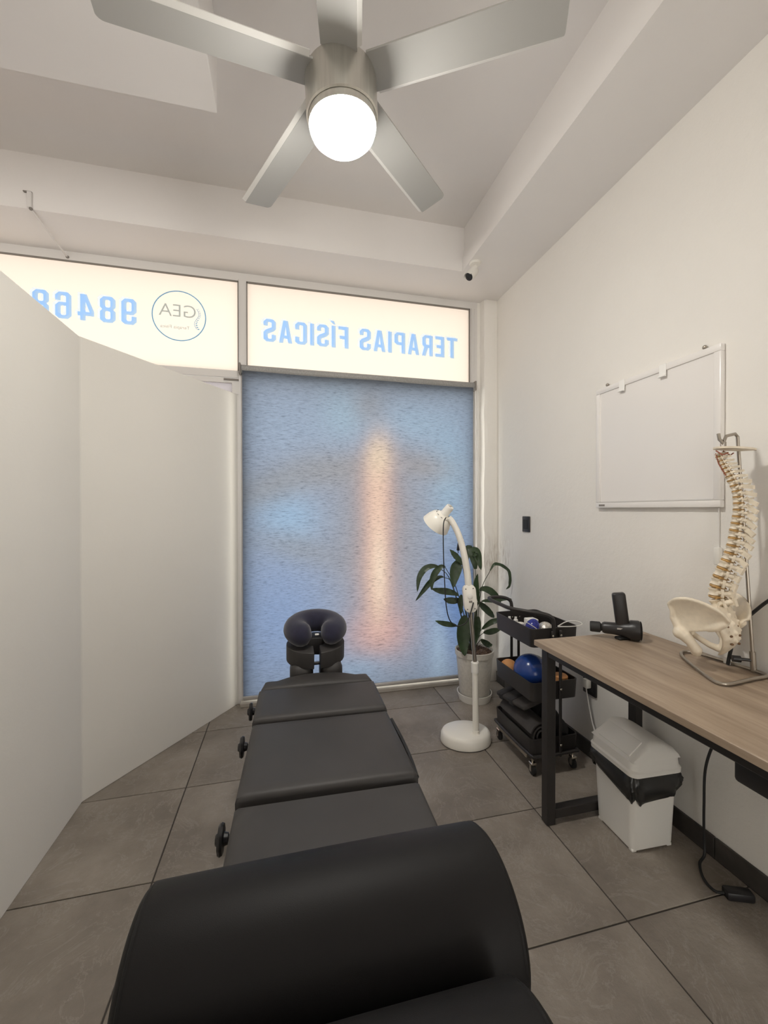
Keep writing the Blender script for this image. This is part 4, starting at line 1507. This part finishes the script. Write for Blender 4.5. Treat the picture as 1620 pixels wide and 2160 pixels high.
# things on the cart
ZT1, ZT2, ZT3 = 0.6255, 0.3635, 0.1035
b = B(Matrix.Translation((1.230, 1.868, ZT1 + 0.052)) @ Matrix.Rotation(R(20), 4, 'Y'))
b.ball((0, 0, 0), (0.036, 0.036, 0.051), 3)
eb = b.obj('ball_body', M_BLUE2, None, 180)
er_ = thing('massage_ball', 'small deep blue ball with a white band in the top tray', 'ball', (1.230, 1.868, ZT1))
setparent(eb, er_)
b = B(Matrix.Translation((1.230, 1.868, ZT1 + 0.054)) @ Matrix.Rotation(R(38), 4, 'Y'))
b.tube([(0.0368 * math.cos(a), 0.0368 * math.sin(a), 0.006) for a in [2 * PI * k / 40 for k in range(40)]], 0.0018, 6, closed=True)
b.obj('band', M_CABLEW, er_)
tag(B().ball((1.300, 1.858, ZT1 + 0.042), (0.040, 0.040, 0.042), 3).obj('silver_ball', M_SILVER, None, 180), 'crumpled silver ball in the top tray next to the blue one', 'ball')
tag(B().lathe([(0, 0), (0.026, 0), (0.026, 0.056), (0.020, 0.064), (0.020, 0.074), (0, 0.074)], 20, M=Matrix.Translation((1.185, 1.905, ZT1))).obj('white_jar', M_WHITE, None), 'squat white jar standing in the top tray', 'jar')
tag(B().box((1.245, 1.915, ZT1), (1.300, 1.968, ZT1 + 0.082), 0.004, 2).obj('white_box', M_CLIP, None), 'small white box behind the blue ball in the top tray', 'box')
wb_ = thing('white_packet', 'flat white packet lying on the floor of the top tray', 'packet', (1.27, 1.80, ZT1))
B().box((1.19, 1.765, ZT1), (1.385, 1.815, ZT1 + 0.048), 0.006, 2).obj('packet_body', M_WHITE, wb_)
for i_, (x, y_) in enumerate(((1.178, 2.02), (1.205, 2.045), (1.235, 2.03))):
    b = B(Matrix.Translation((x, y_, ZT1)))
    b.lathe([(0, 0), (0.011, 0), (0.012, 0.004), (0.012, 0.054), (0.007, 0.060), (0.007, 0.070), (0, 0.071)], 16)
    tag(b.obj('small_bottle', M_CLIP, None), 'tiny pale bottle at the plant end of the top tray', 'bottle', 'tiny bottles in the top tray')
tag(B().tube(spline([(1.33, 1.80, 0.70), (1.36, 1.775, 0.728), (1.395, 1.755, 0.735), (1.415, 1.742, 0.730), (1.418, 1.735, 0.722), (1.395, 1.733, 0.717), (1.345, 1.735, 0.716), (1.29, 1.742, 0.718)], 8), 0.0026, 8).obj('white_cable', M_CABLEW),
    'loop of thin white cable hanging over the end of the top tray', 'cable')
tag(B().ball((1.238, 1.893, ZT2 + 0.086), 0.086, 4).obj('exercise_ball', M_BLUE, None, 180), 'large glossy blue rubber ball in the middle tray', 'ball')
tag(B().ball((1.200, 2.042, ZT2 + 0.048), 0.048, 3).obj('cork_ball', M_ORANGE, None, 180), 'orange ball in the middle tray beside the blue ball', 'ball')
tag(B().ball((1.190, 1.985, ZT2 + 0.028), 0.028, 3).obj('grey_ball', M_GREYB, None, 180), 'small grey ball wedged beside the blue ball in the middle tray', 'ball')
tag(B().lathe([(0, 0), (0.032, 0), (0.036, 0.01), (0.036, 0.088), (0.030, 0.094), (0, 0.094)], 24, M=Matrix.Translation((1.345, 1.800, ZT2))).obj('orange_tub', M_ORANGE, None), 'round orange tub at the desk end of the middle tray', 'tub')
tag(B().box((1.330, 1.90, ZT2), (1.385, 1.99, ZT2 + 0.115), 0.006, 2).obj('grey_carton', mat('grey card', (0.30, 0.28, 0.26, 1), 0.7), None), 'grey carton standing in the middle tray beside the wall', 'carton')
# lower tray: rolled mat, soft bag, case
b = B()
pth = []
for k in range(60):
    a = k / 60 * 5 * PI
    rr = 0.016 + 0.0030 * a
    pth.append((rr * math.cos(a), rr * math.sin(a)))
outer_ = pth
vv, ff = [], []
for yv in (1.775, 2.075):
    for (px_, pz_) in outer_:
        vv.append((1.228 + px_, yv, ZT3 + 0.0715 + pz_))
    for k, (px_, pz_) in enumerate(outer_):
        l_ = math.hypot(px_, pz_)
        vv.append((1.228 + px_ * (1 + 0.007 / l_), yv, ZT3 + 0.0715 + pz_ * (1 + 0.007 / l_)))
for k in range(59):
    ff.append((k, k + 1, 121 + k, 120 + k))
    ff.append((60 + k, 180 + k, 181 + k, 61 + k))
    ff.append((k, 60 + k, 61 + k, k + 1))
    ff.append((120 + k, 121 + k, 181 + k, 180 + k))
ff.append((0, 120, 180, 60))
ff.append((59, 119, 179, 179 - 60))
ff = ff[:-1] + [(59, 119, 239, 179)]
ff[-2] = (0, 60, 180, 120)
b.raw(vv, ff)
tag(b.obj('rolled_mat', M_DARKFAB2, None, 40), 'rolled charcoal foam mat on the bottom tray', 'mat')
b = B()
random.seed(12)
b.ball((1.350, 1.90, ZT3 + 0.075), (0.042, 0.135, 0.074), 4)
for v in b.bm.verts:
    n_ = 0.006 * math.sin(v.co.y * 47 + v.co.z * 30) + 0.004 * math.sin(v.co.x * 70 - v.co.y * 25)
    d_ = (v.co - Vector((1.350, 1.90, ZT3 + 0.075))).normalized()
    v.co += d_ * n_
    v.co.z = max(v.co.z, ZT3 + 0.001)
    v.co.x = min(v.co.x, 1.398)
gb = b.obj('bag_body', M_DARKFAB, None, 180)
gbr = thing('gym_bag', 'lumpy black fabric bag on the bottom tray beside the wall', 'bag', (1.345, 1.90, ZT3))
setparent(gb, gbr)
B().tube(spline([(1.33, 1.83, ZT3 + 0.135), (1.325, 1.86, ZT3 + 0.185), (1.33, 1.92, ZT3 + 0.19), (1.335, 1.96, ZT3 + 0.135)], 6), 0.007, 8, flat=0.5).obj('bag_strap', M_DARKFAB, gbr)
# dark case leaning on top of the mat toward the plant
Mc = Matrix.Translation((1.236, 1.975, ZT3 + 0.190)) @ Matrix.Rotation(R(-8), 4, 'X') @ Matrix.Rotation(R(-15), 4, 'Y')
lc = thing('folded_brace', 'folded black support brace lying over the rolled mat on the bottom tray', 'brace', (1.232, 1.97, ZT3 + 0.165))
B(Mc).box((-0.088, -0.15, -0.014), (0.085, 0.125, 0.012), 0.011, 3).obj('brace_body', M_DARKFAB2, lc)
B(Mc).box((-0.092, -0.05, -0.017), (0.089, -0.01, 0.016), 0.004, 2).obj('strap', M_DARKFAB, lc)
B(Mc).box((-0.092, 0.05, -0.017), (0.089, 0.09, 0.016), 0.004, 2).obj('strap', M_DARKFAB, lc)

# ================================================================== THERAPY LAMP
lm = thing('therapy_lamp', 'ivory gooseneck therapy floor lamp on an oval base', 'lamp', (0.975, 2.10, 0))
Ml = Matrix.Translation((0.972, 2.108, 0)) @ Matrix.Rotation(R(-10), 4, 'Z')
b = B(Ml)
b.lathe([(0, 0.004), (1.0, 0.004), (1.02, 0.012), (1.0, 0.045), (0.94, 0.060), (0.86, 0.066), (0.4, 0.071), (0, 0.072)], 56, M=Matrix.Diagonal((0.138, 0.112, 1, 1)))
b.obj('base', M_WHITE2, lm, 40)
b = B(Ml)
b.lathe([(0, 0), (0.98, 0), (0.98, 0.006), (0, 0.006)], 48, M=Matrix.Diagonal((0.138, 0.112, 1, 1)))
b.obj('base_pad', M_RUBBER, lm)
PB = Vector((1.008, 2.055, 0.066))
def LP(dx, z, dy=0.0):
    """lamp points: metres to the right of the pole foot, height, metres away"""
    p = PB + Vector((Rv.x, Rv.y, 0)) * dx + Vector((Fv.x, Fv.y, 0)) * dy
    p.z = z
    return p
b = B()
b.tube([LP(0, 0.066), LP(0, 0.085), LP(0, 0.086), LP(-0.004, 0.41)], [0.022, 0.020, 0.0175, 0.0165], 20)
b.obj('lower_pole', M_WHITE2, lm)
b = B()
b.tube([LP(-0.004, 0.400), LP(-0.0045, 0.455), LP(-0.005, 0.46)], [0.021, 0.021, 0.017], 20)
b.obj('pole_collar', M_WHITE, lm)
b = B()
b.tube([LP(-0.005, 0.45), LP(-0.030, 0.745)], 0.0105, 16)
b.obj('upper_pole', M_STEEL, lm)
Mbx = Matrix.Translation(LP(-0.034, 0.805)) @ Matrix((Vector((Rv.x, Rv.y, 0)), Vector((Fv.x, Fv.y, 0)), Vector((0, 0, 1)))).transposed().to_4x4() @ Matrix.Rotation(R(-5), 4, 'Y')
b = B(Mbx)
po = []
for (cx, cz, a0) in ((0.004, 0.045, 0), (-0.004, 0.045, 90), (-0.004, -0.045, 180), (0.004, -0.045, 270)):
    for q in range(7):
        a = R(a0 + 90 * q / 6)
        po.append((cx + 0.031 * math.cos(a), cz + 0.031 * math.sin(a)))
b.prism(po, 1, -0.018, 0.018, 0.005, 2)
cbx = b.obj('control_box', M_WHITE2, lm)
b = B(Mbx)
b.lathe([(0, 0), (0.015, 0), (0.015, 0.003), (0.013, 0.004), (0, 0.004)], 24, M=align((0, -1, 0), (0, -0.018, 0.015)))
b.obj('dial', M_WHITE, cbx)
b = B(Mbx)
b.box((-0.009, -0.0205, -0.020), (0.009, -0.018, -0.009), 0.001, 1)
b.obj('switch', M_GREYB, cbx)
for (x, z) in ((-0.02, 0.055), (0.02, 0.055), (-0.02, -0.055), (0.02, -0.055)):
    b = B(Mbx)
    b.lathe([(0, 0), (0.003, 0), (0.003, 0.001), (0, 0.001)], 10, M=align((0, -1, 0), (x, -0.018, z)))
    b.obj('screw', M_RUBBER, cbx)
gp = spline([LP(-0.040, 0.875), LP(-0.048, 0.95), LP(-0.060, 1.02), (LP(-0.078, 1.10)), LP(-0.100, 1.165), LP(-0.128, 1.22), LP(-0.148, 1.245)], 18)
rr_ = []
for i, p in enumerate(gp):
    f = i / (len(gp) - 1)
    rr_.append(0.0185 - 0.003 * f + (0.0012 if i % 2 else -0.0008) * (1 if f < 0.55 else 0.3))
B().tube(gp, rr_, 18).obj('gooseneck', M_WHITE2, lm, 180)
# lamp head
hd = (Vector((Rv.x, Rv.y, 0)) * -0.50 + Vector((0, 0, -1)) * 0.70 + Vector((Fv.x, Fv.y, 0)) * 0.42).normalized()
h0 = LP(-0.138, 1.306)
Mhd = align(hd, h0)
b = B(Mhd)
b.lathe([(0, 0), (0.019, 0), (0.0215, 0.003), (0.0225, 0.01), (0.0235, 0.05), (0.027, 0.056), (0.027, 0.062)], 28)
b.obj('lamp_socket', M_WHITE, lm)
b = B(Mhd)
b.lathe([(0.025, 0.056), (0.030, 0.060), (0.050, 0.072), (0.060, 0.082), (0.072, 0.108), (0.079, 0.135), (0.081, 0.142), (0.0785, 0.142), (0.070, 0.110), (0.057, 0.085), (0.025, 0.064)], 40)
shd = b.obj('lamp_shade', M_WHITE2, lm, 50)
for k in range(10):
    a = 2 * PI * k / 10 + 0.2
    b = B(Mhd @ Matrix.Rotation(a, 4, 'Z') @ Matrix.Translation((0.0425, 0, 0.0673)) @ Matrix.Rotation(R(31), 4, 'Y'))
    b.box((-0.0025, -0.0055, -0.0008), (0.0025, 0.0055, 0.0014))
    b.obj('vent_slot', M_RUBBER, shd)
for k in range(6):
    a = 2 * PI * k / 6 + 0.3
    b = B(Mhd)
    b.ball((0.0125 * math.cos(a), 0.0125 * math.sin(a), -0.0002), (0.0022, 0.0022, 0.0008), 1)
    b.obj('cap_hole', M_RUBBER, shd)
b = B(Mhd)
b.box((-0.012, -0.0022, -0.0012), (0.012, 0.0022, 0.001))
b.obj('cap_slot', M_GREYB, shd)
b = B(Mhd)
b.ball((0, 0, 0.095), (0.036, 0.036, 0.04), 3)
b.obj('bulb', mat('dull red heat bulb', (0.25, 0.03, 0.02, 1), 0.3), shd)
side = Vector((Rv.x, Rv.y, 0))
cord = [LP(-0.170, 1.247, -0.052), LP(-0.182, 1.225, -0.055), LP(-0.186, 1.17, -0.055), LP(-0.184, 1.05, -0.052), LP(-0.178, 0.92, -0.045), LP(-0.168, 0.78, -0.035), LP(-0.150, 0.70, -0.03),
        LP(-0.120, 0.665, -0.03), LP(-0.085, 0.665, -0.03), LP(-0.055, 0.685, -0.03), LP(-0.036, 0.73, -0.03), LP(-0.022, 0.775, -0.026), LP(-0.018, 0.786, -0.020)]
B().tube(spline(cord, 8), 0.0030, 8).obj('power_cord', M_RUBBER, lm, label='thin black cord draped from the shade')
# loose cord end hanging behind the gooseneck
plug = B()
plug.tube([LP(-0.086, 1.10, 0.05), LP(-0.088, 1.065, 0.05), LP(-0.088, 1.06, 0.05)], [0.005, 0.0085, 0.007], 10)
plug.tube([LP(-0.088, 1.06, 0.05), LP(-0.087, 1.045, 0.05)], 0.0022, 6)
plug.tube([LP(-0.086, 1.10, 0.05), LP(-0.080, 1.17, 0.05), LP(-0.110, 1.22, 0.03)], 0.0026, 6)
plug.obj('cord_plug', M_RUBBER, lm, label='black plug hanging behind the gooseneck')

# ================================================================== POTTED PLANT
POT = Vector((1.250, 2.572, 0))
pp = thing('potted_plant', 'leafy dark green plant in a white pot in the corner', 'plant', tuple(POT))
b = B(Matrix.Translation(POT))
b.lathe([(0, 0.014), (0.094, 0.014), (0.097, 0.02), (0.122, 0.30), (0.129, 0.304), (0.130, 0.338), (0.124, 0.340), (0.121, 0.335), (0.118, 0.318), (0, 0.318)], 48)
pot = b.obj('pot', M_POT, pp, 35)
b = B(Matrix.Translation(POT))
b.lathe([(0, 0), (0.104, 0), (0.116, 0.045), (0.117, 0.052), (0.112, 0.052), (0.1, 0.012), (0, 0.012)], 48)
b.obj('saucer', M_WHITE, pp, 35)
b = B(Matrix.Translation(POT))
b.lathe([(0, 0.328), (0.06, 0.327), (0.119, 0.321), (0.119, 0.316), (0, 0.316)], 32)
soil = b.obj('soil', M_SOIL, pp)
b = B()
random.seed(3)
for k in range(150):
    a, rr = random.uniform(0, 2 * PI), 0.112 * math.sqrt(random.random())
    Mx = Matrix.Translation(POT + Vector((rr * math.cos(a), rr * math.sin(a), 0.328))) @ Euler((random.uniform(-0.6, 0.6), random.uniform(-0.6, 0.6), random.uniform(0, 3))).to_matrix().to_4x4()
    s_ = random.uniform(0.005, 0.010)
    b.box((-s_, -s_ * 0.6, -0.003), (s_, s_ * 0.6, 0.004), 0, M=Mx)
ck = b.obj('bark_chips', M_SOIL, pp, 0)
ck['kind'] = 'stuff'
LEAVES = [
    ([(-5.2, 43.3), (-16.4, 80.4), (-24.5, 89.7), (-32.5, 89.7), (-37.7, 83.6), (-39.3, 73.6)], 2.9, -4.8),
    ([(-3.5, 43.3), (-12.6, 75.5), (-20.3, 90.0), (-26.4, 87.5), (-29.6, 81.3), (-29.9, 75.2)], 3.2, -7.1),
    ([(-5.2, 40.1), (-14.8, 77.2), (-21.3, 83.0), (-28.7, 80.7), (-34.1, 74.9), (-40.2, 66.9)], 2.6, -1.9),
    ([(-1.9, 43.3), (-5.2, 72.3), (-8.7, 91.6), (-12.6, 90.4), (-14.5, 84.2), (-15.5, 76.5)], 5.5, -6.2),
    ([(-2.6, 43.3), (-5.2, 75.5), (-8.7, 91.6), (-12.6, 96.2), (-15.1, 98.7), (-18.0, 102.3)], 3.9, -7.8),
    ([(-0.3, 43.3), (1.0, 75.5), (0.6, 88.4), (-1.0, 99.4), (1.6, 98.1), (4.2, 87.8)], 4.8, -1.8),
    ([(-1.6, 43.3), (-2.3, 78.8), (-4.2, 93.3), (-3.5, 100.7), (-1.3, 102.0), (1.0, 99.4)], 3.5, 7.5),
    ([(1.3, 41.7), (4.8, 73.0), (11.3, 87.1), (15.8, 91.3), (24.2, 86.5), (25.4, 76.8), (23.2, 73.3)], 1.9, 5.4),
    ([(1.0, 41.7), (2.3, 62.7), (4.2, 73.0), (9.3, 73.6), (15.1, 69.8), (19.6, 64.0)], 3.5, 4.8),
    ([(-2.9, 43.3), (-6.8, 64.3), (-11.3, 70.7), (-18.0, 73.3), (-24.5, 74.3), (-29.9, 75.9)], 3.2, -5.0),
    ([(-3.5, 41.7), (-6.1, 59.4), (-8.7, 66.5), (-13.8, 66.5), (-18.0, 66.9), (-20.9, 67.8)], 3.2, 0.7),
    ([(-1.6, 43.3), (-5.5, 62.7), (-8.7, 70.7), (-9.7, 66.5), (-10.0, 62.7), (-9.3, 58.8)], 2.6, -4.0),
    ([(-5.2, 36.9), (-9.3, 46.6), (-12.6, 50.1), (-17.7, 51.4), (-22.9, 52.7), (-27.4, 54.6)], 2.6, -5.9),
    ([(-2.6, 36.9), (-4.2, 53.0), (-6.4, 57.2), (-8.7, 51.4), (-9.7, 41.7), (-9.0, 33.4)], 6.4, -13.1),
    ([(1.0, 38.5), (2.9, 45.0), (4.8, 47.9), (10.0, 52.4), (14.5, 54.3), (19.0, 55.6)], 2.6, -5.1),
    ([(1.0, 41.7), (1.6, 56.2), (2.9, 64.0), (7.4, 61.1), (12.6, 56.2), (15.8, 53.0)], 3.5, 7.7),
    ([(1.0, 36.9), (3.5, 41.7), (6.8, 44.0), (11.3, 44.3), (15.8, 45.0), (19.6, 45.3)], 2.9, 5.9),
    ([(1.0, 35.3), (2.9, 37.6), (4.8, 39.2), (8.1, 36.9), (11.3, 35.0), (13.8, 34.7)], 2.9, 5.5),
    ([(0.3, 41.7), (1.6, 61.1), (5.5, 65.6), (14.2, 65.9), (21.2, 66.9), (27.5, 66.5)], 2.3, 5.4),
    ([(-0.3, 40.1), (1.0, 59.4), (2.3, 66.5), (0.6, 75.5), (0.3, 80.4), (1.0, 85.9)], 2.6, -5.5),
    ([(-1.0, 38.5), (0.6, 49.8), (1.6, 56.2), (1.6, 51.4), (1.0, 45.0), (-0.3, 37.6)], 3.5, -3.4),
]
RVh = Vector((Rv.x, Rv.y, 0)).normalized()
FVh = Vector((Fv.x, Fv.y, 0)).normalized()
random.seed(9)
for (pts_, wid, dep) in LEAVES:
    W3 = []
    n_ = len(pts_)
    for i, (a, z) in enumerate(pts_):
        f = i / (n_ - 1)
        p = POT + RVh * (a * 0.01) + FVh * (dep * 0.01 * f)
        p.z = z * 0.01
        W3.append(p)
    soil_p = POT + RVh * (pts_[0][0] * 0.006) + FVh * (dep * 0.002)
    soil_p.z = 0.325
    stem_c = spline([soil_p] + W3[:3], 6)
    st = B().tube(stem_c, [0.0038 - 0.0016 * i / (len(stem_c) - 1) for i in range(len(stem_c))], 7).obj('stem', M_STEM, pp)
    bl_ = spline(W3, 6)
    start = 2 * 6
    mid_ = bl_[start:]
    m_ = len(mid_)
    vv, ff = [], []
    facing = (-FVh + Vector((random.uniform(-0.5, 0.5), random.uniform(-0.3, 0.3), 0.55 + random.uniform(-0.3, 0.3)))).normalized()
    for i, p in enumerate(mid_):
        f = i / (m_ - 1)
        d = (mid_[min(i + 1, m_ - 1)] - mid_[max(i - 1, 0)]).normalized()
        sd = d.cross(facing)
        if sd.length < 1e-4:
            sd = RVh
        sd.normalize()
        nr = sd.cross(d).normalized()
        wv = wid * 0.01 * 0.80 * (math.sin(PI * min(1.0, f * 0.93 + 0.05)) ** 0.75) * (1 - 0.25 * f)
        if i == m_ - 1:
            wv = 0.0006
        for t2, lift in ((-1, 0.22), (-0.5, 0.06), (0, 0), (0.5, 0.06), (1, 0.22)):
            vv.append(p + sd * wv * t2 + nr * wv * lift + nr * 0.0015 * math.sin(i * 1.7 + t2))
    for i in range(m_ - 1):
        for q in range(4):
            a = i * 5 + q
            ff.append((a, a + 1, a + 6, a + 5))
    lf = B()
    lf.raw(vv, ff)
    for v in lf.bm.verts:
        v.co.x = min(v.co.x, XW - 0.004)
    lf.obj('leaf', M_LEAF, st, 180)

# ================================================================== WALL THINGS
wbd = thing('whiteboard', 'white framed whiteboard hung on the right wall', 'whiteboard', (XW, 1.46, 1.295))
y0, y1, z0, z1 = 1.155, 1.765, 1.296, 1.888
xb = XW - 0.016
B().box((xb, y0 + 0.018, z0 + 0.018), (XW - 0.003, y1 - 0.018, z1 - 0.018)).obj('panel', M_BOARD, wbd, 0)
for lo, hi in (((xb - 0.006, y0, z0), (XW - 0.001, y1, z0 + 0.026)), ((xb - 0.006, y0, z1 - 0.026), (XW - 0.001, y1, z1)), ((xb - 0.006, y0, z0 + 0.026), (XW - 0.001, y0 + 0.026, z1 - 0.026)), ((xb - 0.006, y1 - 0.026, z0 + 0.026), (XW - 0.001, y1, z1 - 0.026))):
    B().box(lo, hi, 0.003, 2).obj('frame_rail', M_BOARD, wbd)
B().box((xb - 0.0035, y0 + 0.028, z0 + 0.027), (xb - 0.001, y1 - 0.028, z0 + 0.034), 0.001, 1).obj('inner_lip', M_ALU, wbd)
for yy in (1.705, 1.225):
    B().ball((XW - 0.008, yy, z1 + 0.011), (0.006, 0.009, 0.008), 2).obj('hanger', M_STEEL, wbd)
for yy in (1.60, 1.388):
    b = B()
    b.box((xb - 0.009, yy - 0.016, z1 - 0.045), (xb - 0.0062, yy + 0.016, z1 + 0.002), 0.001, 1)
    b.box((xb - 0.018, yy - 0.016, z1 - 0.052), (xb - 0.0062, yy + 0.016, z1 - 0.046), 0.001, 1)
    b.obj('clip', M_CLIP, wbd)
B().box((xb - 0.0075, y1 - 0.060, z0 + 0.008), (xb - 0.0058, y1 - 0.022, z0 + 0.017), 0.0005, 1).obj('name_plate', M_GREYB, wbd, label='tiny grey maker plate')
tag(B().tube(spline([(XW - 0.006, 1.172, 1.294), (XW - 0.005, 1.172, 1.15), (XW - 0.006, 1.170, 1.0), (XW - 0.006, 1.170, 0.9), (XW - 0.006, 1.168, 0.7585)], 6), 0.0022, 6).obj('lighting_cord', M_CABLEW),
    'thin white cord running down the wall below the whiteboard', 'cord')
tag(B().box((XW - 0.022, 1.159, 1.085), (XW - 0.0015, 1.181, 1.150), 0.005, 2).obj('inline_switch', M_WHITE), 'little white inline switch on the cord below the whiteboard', 'switch')
sw = thing('wall_switch', 'black rectangular switch plate on the right wall near the window', 'switch', (XW, 2.40, 1.19))
B().box((XW - 0.010, 2.365, 1.140), (XW - 0.0005, 2.447, 1.243), 0.004, 2).obj('plate', M_BLACKPL, sw)
B().box((XW - 0.013, 2.383, 1.160), (XW - 0.009, 2.429, 1.223), 0.002, 1).obj('rocker', M_RUBBER, sw)
ou = thing('wall_outlet', 'black wall socket low on the wall under the desk end', 'socket', (XW, 1.82, 0.36))
B().box((XW - 0.012, 1.775, 0.325), (XW - 0.0005, 1.868, 0.452), 0.004, 2).obj('plate', M_BLACKPL, ou)
B().box((XW - 0.014, 1.79, 0.345), (XW - 0.011, 1.85, 0.43), 0.001, 1).obj('socket_face', M_RUBBER, ou)
chg = thing('charger_plug', 'small white charger plugged into the black wall socket with its cable', 'charger', (XW - 0.03, 1.815, 0.38))
b = B()
b.box((XW - 0.045, 1.800, 0.365), (XW - 0.0145, 1.832, 0.412), 0.006, 2)
b.obj('charger_body', M_WHITE, chg)
B().tube(spline([(XW - 0.035, 1.815, 0.366), (XW - 0.035, 1.80, 0.30), (XW - 0.04, 1.76, 0.20), (XW - 0.055, 1.68, 0.10), (XW - 0.06, 1.63, 0.03), (XW - 0.06, 1.58, 0.0035), (XW - 0.05, 1.53, 0.0035)], 8), 0.0030, 8).obj('charger_cable', M_CABLEW, chg)

cord_ = thing('desk_power_cord', 'long black power cord hanging from the desk to the floor with its adapter', 'cord', (1.46, 1.06, 0))
B().tube(spline([(1.30, 0.79, 0.645), (1.40, 0.90, 0.66), (1.44, 1.02, 0.61), (1.46, 1.11, 0.50), (1.475, 1.165, 0.36), (1.492, 1.185, 0.20), (1.505, 1.195, 0.08), (1.495, 1.185, 0.02), (1.455, 1.17, 0.006), (1.41, 1.12, 0.005), (1.40, 1.075, 0.006), (1.42, 1.055, 0.012)], 10), 0.0045, 8).obj('cord', M_RUBBER, cord_)
b = B(Matrix.Translation((1.455, 1.040, 0)) @ Matrix.Rotation(R(-22), 4, 'Z'))
b.box((-0.042, -0.018, 0.0), (0.042, 0.018, 0.028), 0.007, 2)
b.obj('adapter', M_BLACKPL, cord_)
